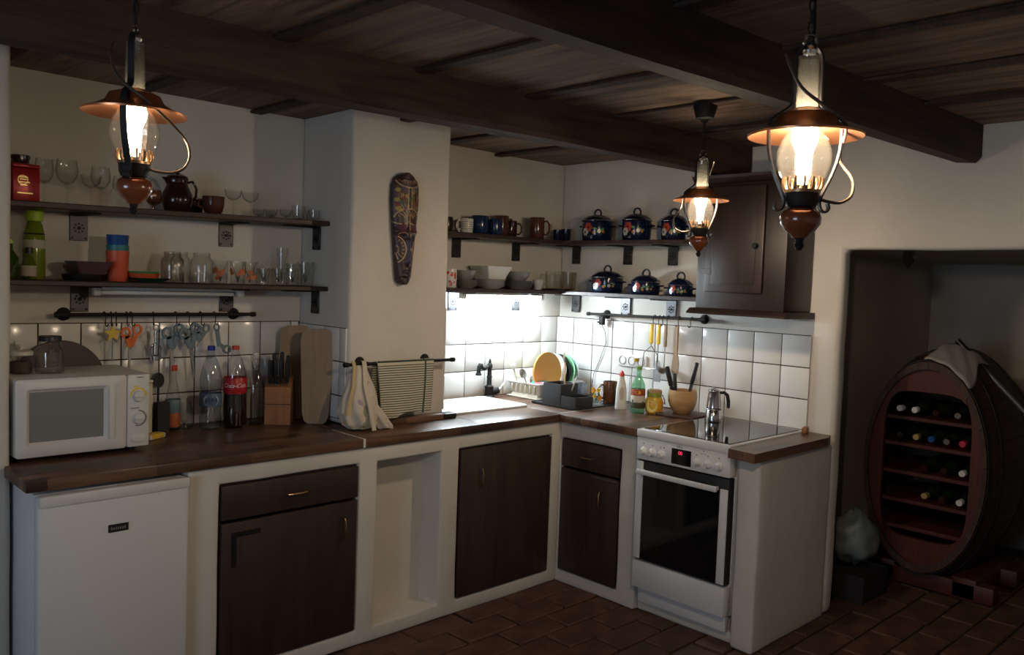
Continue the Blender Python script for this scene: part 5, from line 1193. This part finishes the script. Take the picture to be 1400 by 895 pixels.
mug('brown speckled mug on the drip tray left of the white bottle', -.182, -.590, DM, .040, .122, mat('brown_speckled_glaze', (.13, .045, .015), .2, var=.7, vscale=40), PI-.55)
# bottles beside the cooker
o = thing('cleaner_bottle', 'white cleaner bottle with red tip by the tiled wall', 'bottle', (-.272, -.740, ZT), face_cam(-.272, -.74))
mb = MB().lathe([(0, 0), (.029, 0), (.031, .006), (.029, .05), (.027, .11), (.021, .145), (.014, .165), (.013, .178), (0, .178)], n=28, sx=.72, sy=1.02); mb.build('body', mat('white_bottle_plastic', (.74, .73, .66), .4), o)
MB().lathe([(0, .1785), (.0145, .1785), (.014, .190), (.005, .208), (0, .209)], n=20).build('tip', RED, o)
wrapped([disc(.004, .085, .018, 20, .8, 2.0)], lambda z: .0228, 0, .0012).build('label_print', mat('beige_label', (.50, .47, .36), .6), o, 0)
def oilbottle(label, x, y, gm, capm, h, r, full=None):
    o = thing('oil_bottle', label, 'bottle', (x, y, ZT), face_cam(x, y))
    p = [(r*.92, 0), (r, .006), (r, h*.56), (r*.92, h*.66), (r*.5, h*.82), (r*.36, h*.88), (r*.36, h)]
    MB().lathe(shell(p, .002), n=30).build('body', gm, o)
    MB().lathe([(0, h+.0005), (r*.44, h+.0005), (r*.44, h+.018), (0, h+.019)], n=18).build('cap', capm, o)
    return o
o = oilbottle('clear oil bottle with yellow cap behind the green one', -.238, -.806, PETG, mat('gold_cap', (.50, .33, .05), .4), .262, .034)
o = oilbottle('green oil bottle with brown and white label', -.292, -.868, GREENG, mat('green_cap', (.20, .36, .08), .4), .228, .037)
LB = lambda z: .0375
for nm, z0, z1, m in (('label_red', .094, .128, mat('label_redbrown', (.36, .08, .03), .5)), ('label_white', .058, .0935, mat('label_offwhite', (.62, .57, .48), .5)), ('label_dark', .028, .0575, mat('label_dark_olive', (.05, .045, .02), .5))):
    MB().lathe([(.0376, z0), (.0379, z0+.001), (.0379, z1-.001), (.0376, z1)], n=30).build(nm, m, o)
wrapped([disc(.0, .111, .010, 14, 1.6, 1)], lambda z: .0382, 0, .0003).build('label_print', PRINT_ORANGE, o, 0)
wrapped([[(-.034, .075), (-.02, .064), (.0, .070), (.02, .060), (.034, .066), (.034, .0575), (-.034, .0575)]], lambda z: .0382, 0, .0003).build('label_hill', mat('label_dark_brown', (.06, .04, .02), .5), o, 0)
o = thing('lemon_jar', 'lemon slice printed clip-top jar beside the wooden bowl', 'jar', (-.232, -.930, ZT), face_cam(-.232, -.93))
MB().lathe([(0, 0), (.036, 0), (.044, .010), (.048, .035), (.047, .065), (.040, .084), (.037, .088), (0, .088)], n=32).build('body', mat('yellow_jar', (.72, .44, .06), .25), o)
wrapped([disc(0, .045, .034, 24, 1, 1.05)], lambda z: .0478, -.30, .0006).build('lemon_slice', PRINT_YELLOW, o, 0)
wrapped([disc(0, .045, .029, 24, 1, 1.05)], lambda z: .0478, -.30, .0011).build('lemon_flesh', mat('pale_lemon', (.86, .74, .32), .4), o, 0)
wrapped([q for k in range(4) for q in [[(.028*math.cos(a)-.0012*math.sin(a), .045+.029*math.sin(a)+.0012*math.cos(a)), (.028*math.cos(a)+.0012*math.sin(a), .045+.029*math.sin(a)-.0012*math.cos(a)), (-.028*math.cos(a)+.0012*math.sin(a), .045-.029*math.sin(a)-.0012*math.cos(a)), (-.028*math.cos(a)-.0012*math.sin(a), .045-.029*math.sin(a)+.0012*math.cos(a))] for a in [PI*k/4]]], lambda z: .0478, -.30, .0016).build('lemon_lines', PRINT_YELLOW, o, 0, kind='stuff')
wrapped([disc(0, .045, .030, 20, .8, 1.05)], lambda z: .0478, .95, .0006).build('orange_slice', PRINT_ORANGE, o, 0)
MB().lathe([(0, .0885), (.038, .0885), (.040, .092), (.038, .096), (.040, .100), (.038, .104), (.040, .108), (.037, .112), (0, .112)], n=32).build('collar', mat('green_collar', (.28, .36, .06), .4), o)
MB().lathe([(0, .1125), (.039, .1125), (.038, .122), (.03, .127), (0, .128)], n=32).build('lid', CORKW, o)
MB().tube([(.0, .042, .10), (.004, .052, .075), (.0, .056, .05), (.006, .050, .06)], .003, 8).build('clip', STEEL, o)
o = thing('chopping_board', 'dark wooden board under the wooden bowl by the hob', 'board', (-.152, -1.060, ZT), .1)
MB().bbox(-.11, .11, -.11, .105, 0, .014, .004).build('board', mat('dark_board', (.07, .032, .018), .5), o)
o = thing('wooden_bowl', 'round bamboo bowl holding black utensils by the hob', 'bowl', (-.158, -1.055, ZT+.0145))
MB().lathe(shell([(.040, 0), (.042, .004), (.060, .022), (.073, .055), (.076, .085), (.072, .120)], .006, .008), n=40).build('body', BOWLW, o)
MB().lathe([(0, .120*0+.009), (.038, .009), (.04, .010), (0, .0105)], n=20).build('base', BOWLW, o)
def utensil(label, dx, dy, rot, l, wd, m=BLACKP):
    u = thing('utensil', label, 'utensil', (-.158+dx, -1.055+dy, ZT+.0265)); u.rotation_euler = rot
    MB().bbox(-wd/2, wd/2, -.007, .007, 0, l*.55, .004).build('shaft', m, u); MB().bbox(-wd*.62, wd*.62, -.009, .009, l*.551, l, .006, 3).build('grip', m, u); return u
utensil('tall black utensil handle leaning right in the wooden bowl', -.004, -.020, (.19, .06, .2), .262, .018)
utensil('short black utensil handle leaning left in the wooden bowl', -.024, .016, (-.22, -.16, -.2), .235, .020)
utensil('second black utensil close beside the left-leaning one', -.002, .034, (-.16, .10, .1), .190, .014)
o = thing('moka_pot', 'polished steel moka pot with black handle on the hob', 'moka pot', (-.235, -1.292, .048+.8357))
MB().lathe([(0, 0), (.040, 0), (.041, .004), (.036, .058), (.033, .062), (.033, .068), (.036, .072), (.029, .150), (.030, .154), (0, .154)], n=36).build('body', STEEL, o)
MB().lathe([(.0365, .0615), (.0375, .0635), (.0365, .0665)], n=36).build('seam', DULLSTEEL, o)
MB().lathe([(0, .1545), (.031, .1545), (.030, .160), (.018, .166), (.008, .168), (.008, .176), (0, .178)], n=30).build('lid', STEEL, o)
MB().ribbon([(.020, -.020, .150), (.034, -.034, .150), (.046, -.046, .138), (.050, -.050, .105), (.050, -.050, .075)], (1, 1, 0), .004, .018).build('handle', BLACKP, o) if False else MB().tube([(.020, -.021, .146), (.034, -.035, .148), (.044, -.046, .136), (.049, -.051, .105), (.050, -.052, .072)], [.007, .008, .009, .009, .008], 10).build('handle', BLACKP, o)
MB().prism([(-.028, .118), (-.042, .147), (-.026, .152)], .014, 1).build('spout', STEEL, o)
# triple socket on the tiles
o = thing('wall_socket', 'white triple wall socket on the tiles behind the oil bottles', 'socket', (-.0195, -.615, 1.114))
MB().bbox(-.010, 0, -.102, .102, -.034, .034, .003).build('plate', WHITEP, o)
for yy in (-.066, 0, .066):
    s_ = MB().lathe([(.024, 0), (.0255, .002), (.022, .003), (.020, -.006+.0025), (0, -.0035)], n=26); s_.v = [(-.0102-z, yy+x, y) for x, y, z in s_.v]; s_.build('outlet', GREYGL, o)

# ------------------------------------------------------------------ beyond the doorway
o = thing('hook_rack', 'small black iron hook hanging under the door lintel', 'hook', (.016, -2.085, 1.742))
MB().prism([(-.022, 0), (.022, 0), (.022, -.034), (.026, -.040), (0, -.078), (-.026, -.040), (-.022, -.034)], .008, 0).build('plate', mat('matt_black_hook', (.007, .006, .005), .9, spec=.05), o, 0)
for s in (-1, 1): MB().tube([(-.006, s*.018, -.014), (-.014, s*.03, -.030), (-.016, s*.045, -.028), (-.014, s*.049, -.010)], .003, 8).build('prong', BLACK, o)
# oval wine cask, axis along X
BX, BY, BZ, BLEN = .66, -1.975, .665, .74
def sec(x, k=1.): # half axes along the axis
    b = 1+.13*math.sin(PI*min(1, max(0, x/BLEN))); return .300*b*k, .545*b*k
o = thing('wine_cask', 'big oval red-brown wine cask used as bottle rack in the niche', 'cask', (BX, BY, BZ))
NS = 34; SEG = 8
for k in range(NS):
    a0, a1 = 2*PI*k/NS+.002, 2*PI*(k+1)/NS-.002; v = []; f = []
    for i in range(SEG+1):
        x = BLEN*i/SEG; A, B = sec(x)
        for t in (a0, (a0+a1)/2, a1):
            for q in (1, .93): v.append((x, A*q*math.sin(t), B*q*math.cos(t)))
    for i in range(SEG):
        b0, b1 = i*6, (i+1)*6
        for p, q in ((0, 2), (2, 4)): f += [(b0+p, b0+q, b1+q, b1+p), (b0+p+1, b1+p+1, b1+q+1, b0+q+1)]
        f += [(b0, b1, b1+1, b0+1), (b0+4, b0+5, b1+5, b1+4)]
    for e in (0, SEG*6): f += [(e, e+1, e+3, e+2), (e+2, e+3, e+5, e+4)]
    MB().add(v, f).build('stave', BARRELW, o, 50)
for x in (.03, .16, .58, .71):
    v = []; f = []; n = 64
    for i in range(n):
        t = 2*PI*i/n
        for xx in (x-.018, x+.018):
            A, B = sec(xx)
            for q in (1.004, 1.012): v.append((xx, A*q*math.sin(t), B*q*math.cos(t)))
    for i in range(n):
        b0, b1 = i*4, ((i+1) % n)*4; f += [(b0, b1, b1+2, b0+2), (b0+1, b0+3, b1+3, b1+1), (b0, b0+1, b1+1, b1), (b0+2, b1+2, b1+3, b0+3)]
    MB().add(v, f).build('hoop', mat('dull_iron_hoop', (.035, .033, .032), .55, .6) if x == .03 else bpy.data.materials['dull_iron_hoop'], o, 40)
# head frame with a tall opening
n = 64; v = []; f = []
def opening(t):
    # rounded-rectangle opening in the head
    cy, sy_ = math.sin(t), math.cos(t); p = 5; r = (abs(cy/.215)**p+abs(sy_/.385)**p)**(-1/p); return r*cy, r*sy_
for i in range(n):
    t = 2*PI*i/n; A, B = sec(.045, .93); oy, oz = opening(t)
    for xx in (.03, .06): v += [(xx, A*math.sin(t), B*math.cos(t)), (xx, oy, oz)]
for i in range(n):
    b0, b1 = i*4, ((i+1) % n)*4; f += [(b0, b0+1, b1+1, b1), (b0+2, b1+2, b1+3, b0+3), (b0+1, b0+3, b1+3, b1+1), (b0, b1, b1+2, b0+2)]
MB().add(v, f).build('head', BARRELRED, o, 40)
MB().cyl(1, .60, .62, (0, 0, 0), 40, 0).xf(Matrix.Diagonal((1, .27, .50, 1))).build('back_head', BARRELW, o)
SZ = [.245, .105, -.045, -.195, -.335]
for z in SZ: MB().bbox(.062, .58, -.235, .235, z-.022, z, .004, 1).build('shelf', BARRELRED, o)
for yy in (-.20, .20): MB().bbox(.10, .62, yy-.06, yy+.06, -.66, -.545, .01).build('cradle_foot', BARRELRED, o)
MB().bbox(.10, .18, -.34, .34, -.655, -.565, .01).build('cradle_beam', BARRELRED, o); MB().bbox(.50, .58, -.34, .34, -.655, -.565, .01).build('cradle_beam', BARRELRED, o)
CAPM = {'white': WHITEP, 'steel': STEEL, 'blue': BLUEP, 'pink': mat('pink_foil', (.55, .04, .10), .35), 'dark': DKBROWNGL, 'gold': GOLD}
WB = {}
def wine(y, row, cap, label):
    if cap not in WB:
        b = thing('wine_bottle', label, 'bottle', (0, 0, 0), 0, 'wine bottles lying in the cask')
        MB().lathe([(0, .30), (.036, .30), (.037, .295), (.037, .12), (.030, .09), (.014, .06), (.013, .012), (.0155, .010), (.0155, .002), (0, .002)], n=20, axis=0).build('body', mat('wine_glass_'+cap, (.012, .022, .012), .1), b)
        MB().lathe([(0, 0), (.0152, 0), (.0162, .002), (.0162, .04), (.0145, .041)], n=18, axis=0).build('capsule', CAPM[cap], b); WB[cap] = b; b.location = (BX+.055, BY+y, BZ+SZ[row]+.0375)
        return b
    return dup(WB[cap], (BX+.055, BY+y, BZ+SZ[row]+.0375), None, label)
pos2 = 'top second third fourth lowest'.split(); pos = 'first second third fourth fifth'.split()
for row, lst in enumerate(([(.150, 'white'), (.075, 'white'), (-.03, 'dark'), (-.135, 'steel')], [(.14, 'steel'), (.06, 'gold'), (-.015, 'blue'), (-.09, 'steel'), (-.165, 'pink')], [(.01, 'dark'), (-.085, 'dark'), (-.172, 'white')], [(.0, 'gold'), (-.085, 'dark'), (-.168, 'white')])):
    for i, (yy, c) in enumerate(lst):
        wine(yy, row, c, f'{c}-capped wine bottle, {pos[i]} from left on {pos2[row]} cask shelf')
# cloth over the cask, broom, plastic bag
v = []; f = []; na, nx = 22, 10
for j in range(nx+1):
    x = -.01+.34*j/nx; A, B = sec(max(0, x), 1.015)
    for i in range(na+1):
        t = -.06+(.66+.10*math.sin(j*.5+1))*i/na; k = 1+.006*math.sin(i*.7+j)
        v.append((BX+x, BY-A*k*math.sin(t), BZ+B*k*math.cos(t)+.004))
for j in range(nx):
    for i in range(na): a = j*(na+1)+i; f.append((a, a+1, a+na+2, a+na+1))
c = one('cleaning_cloth', MB().add(v, f), mat('grey_cloth', (.42, .39, .36), .9), 'grey cloth draped over the top of the wine cask', 'cloth'); md = c.modifiers.new('thickness', 'SOLIDIFY'); md.thickness = .006; md.offset = 1
o = thing('broom', 'grey metal broom pole with black grip leaning on the cask', 'broom', (.95, -3.26, 0))
P0, P1 = Vector((0, .03, .10)), Vector((0, 1.25, 1.315)); d = P1-P0
MB().tube([P0, P0+d*.93], .012, 10).build('pole', mat('grey_pole', (.16, .16, .16), .5, .5), o); MB().tube([P0+d*.9305, P1], .016, 10).build('grip', BLACKP, o)
MB().bbox(-.16, .16, -.04, .04, .045, .11, .012).build('head', BLACKP, o); MB().bbox(-.15, .15, -.03, .03, 0, .0445, .004).build('bristles', mat('bristles', (.06, .05, .04), .9), o, kind='stuff')
o = thing('plastic_bag', 'crumpled pale grey-green plastic bag left of the cask', 'bag', (.44, -1.735, .02))
v = []; f = []; na, nz = 28, 16
for j in range(nz+1):
    ph = PI*j/nz
    for i in range(na):
        a = 2*PI*i/na; k = 1+.28*noise.noise((math.cos(a)*2, math.sin(a)*2, ph*2.2))
        v.append((.13*k*math.sin(ph)*math.cos(a), .115*k*math.sin(ph)*math.sin(a), .27-.13*k*math.cos(ph)*1.0))
for j in range(nz):
    for i in range(na): f.append((j*na+i, j*na+(i+1) % na, (j+1)*na+(i+1) % na, (j+1)*na+i))
MB().add(v, f).build('bag', mat('pale_bag_plastic', (.20, .235, .22), .4, bump=.4, bscale=14), o, 180)
o2 = thing('crate', 'low dark crate under the plastic bag beside the cask', 'crate', (.44, -1.735, 0))
boxshell(-.15, .15, -.13, .13, 0, .135, .012).build('body', mat('dark_crate', (.02, .016, .014), .7), o2)
MB().box(-.12, .12, -.115, .115, .090, .125).build('contents', mat('dark_cloth', (.03, .026, .024), .9), o2)
o = thing('wooden_box', 'low dark red-brown wooden box on the floor right of the cask', 'box', (1.02, -2.55, 0))
boxshell(-.28, .30, -.20, .18, 0, .20, .015).build('body', BARRELW, o) if False else MB().bbox(.18, .30, -.40, -.20, 0, .22, .01).build('body', BARRELW, o)
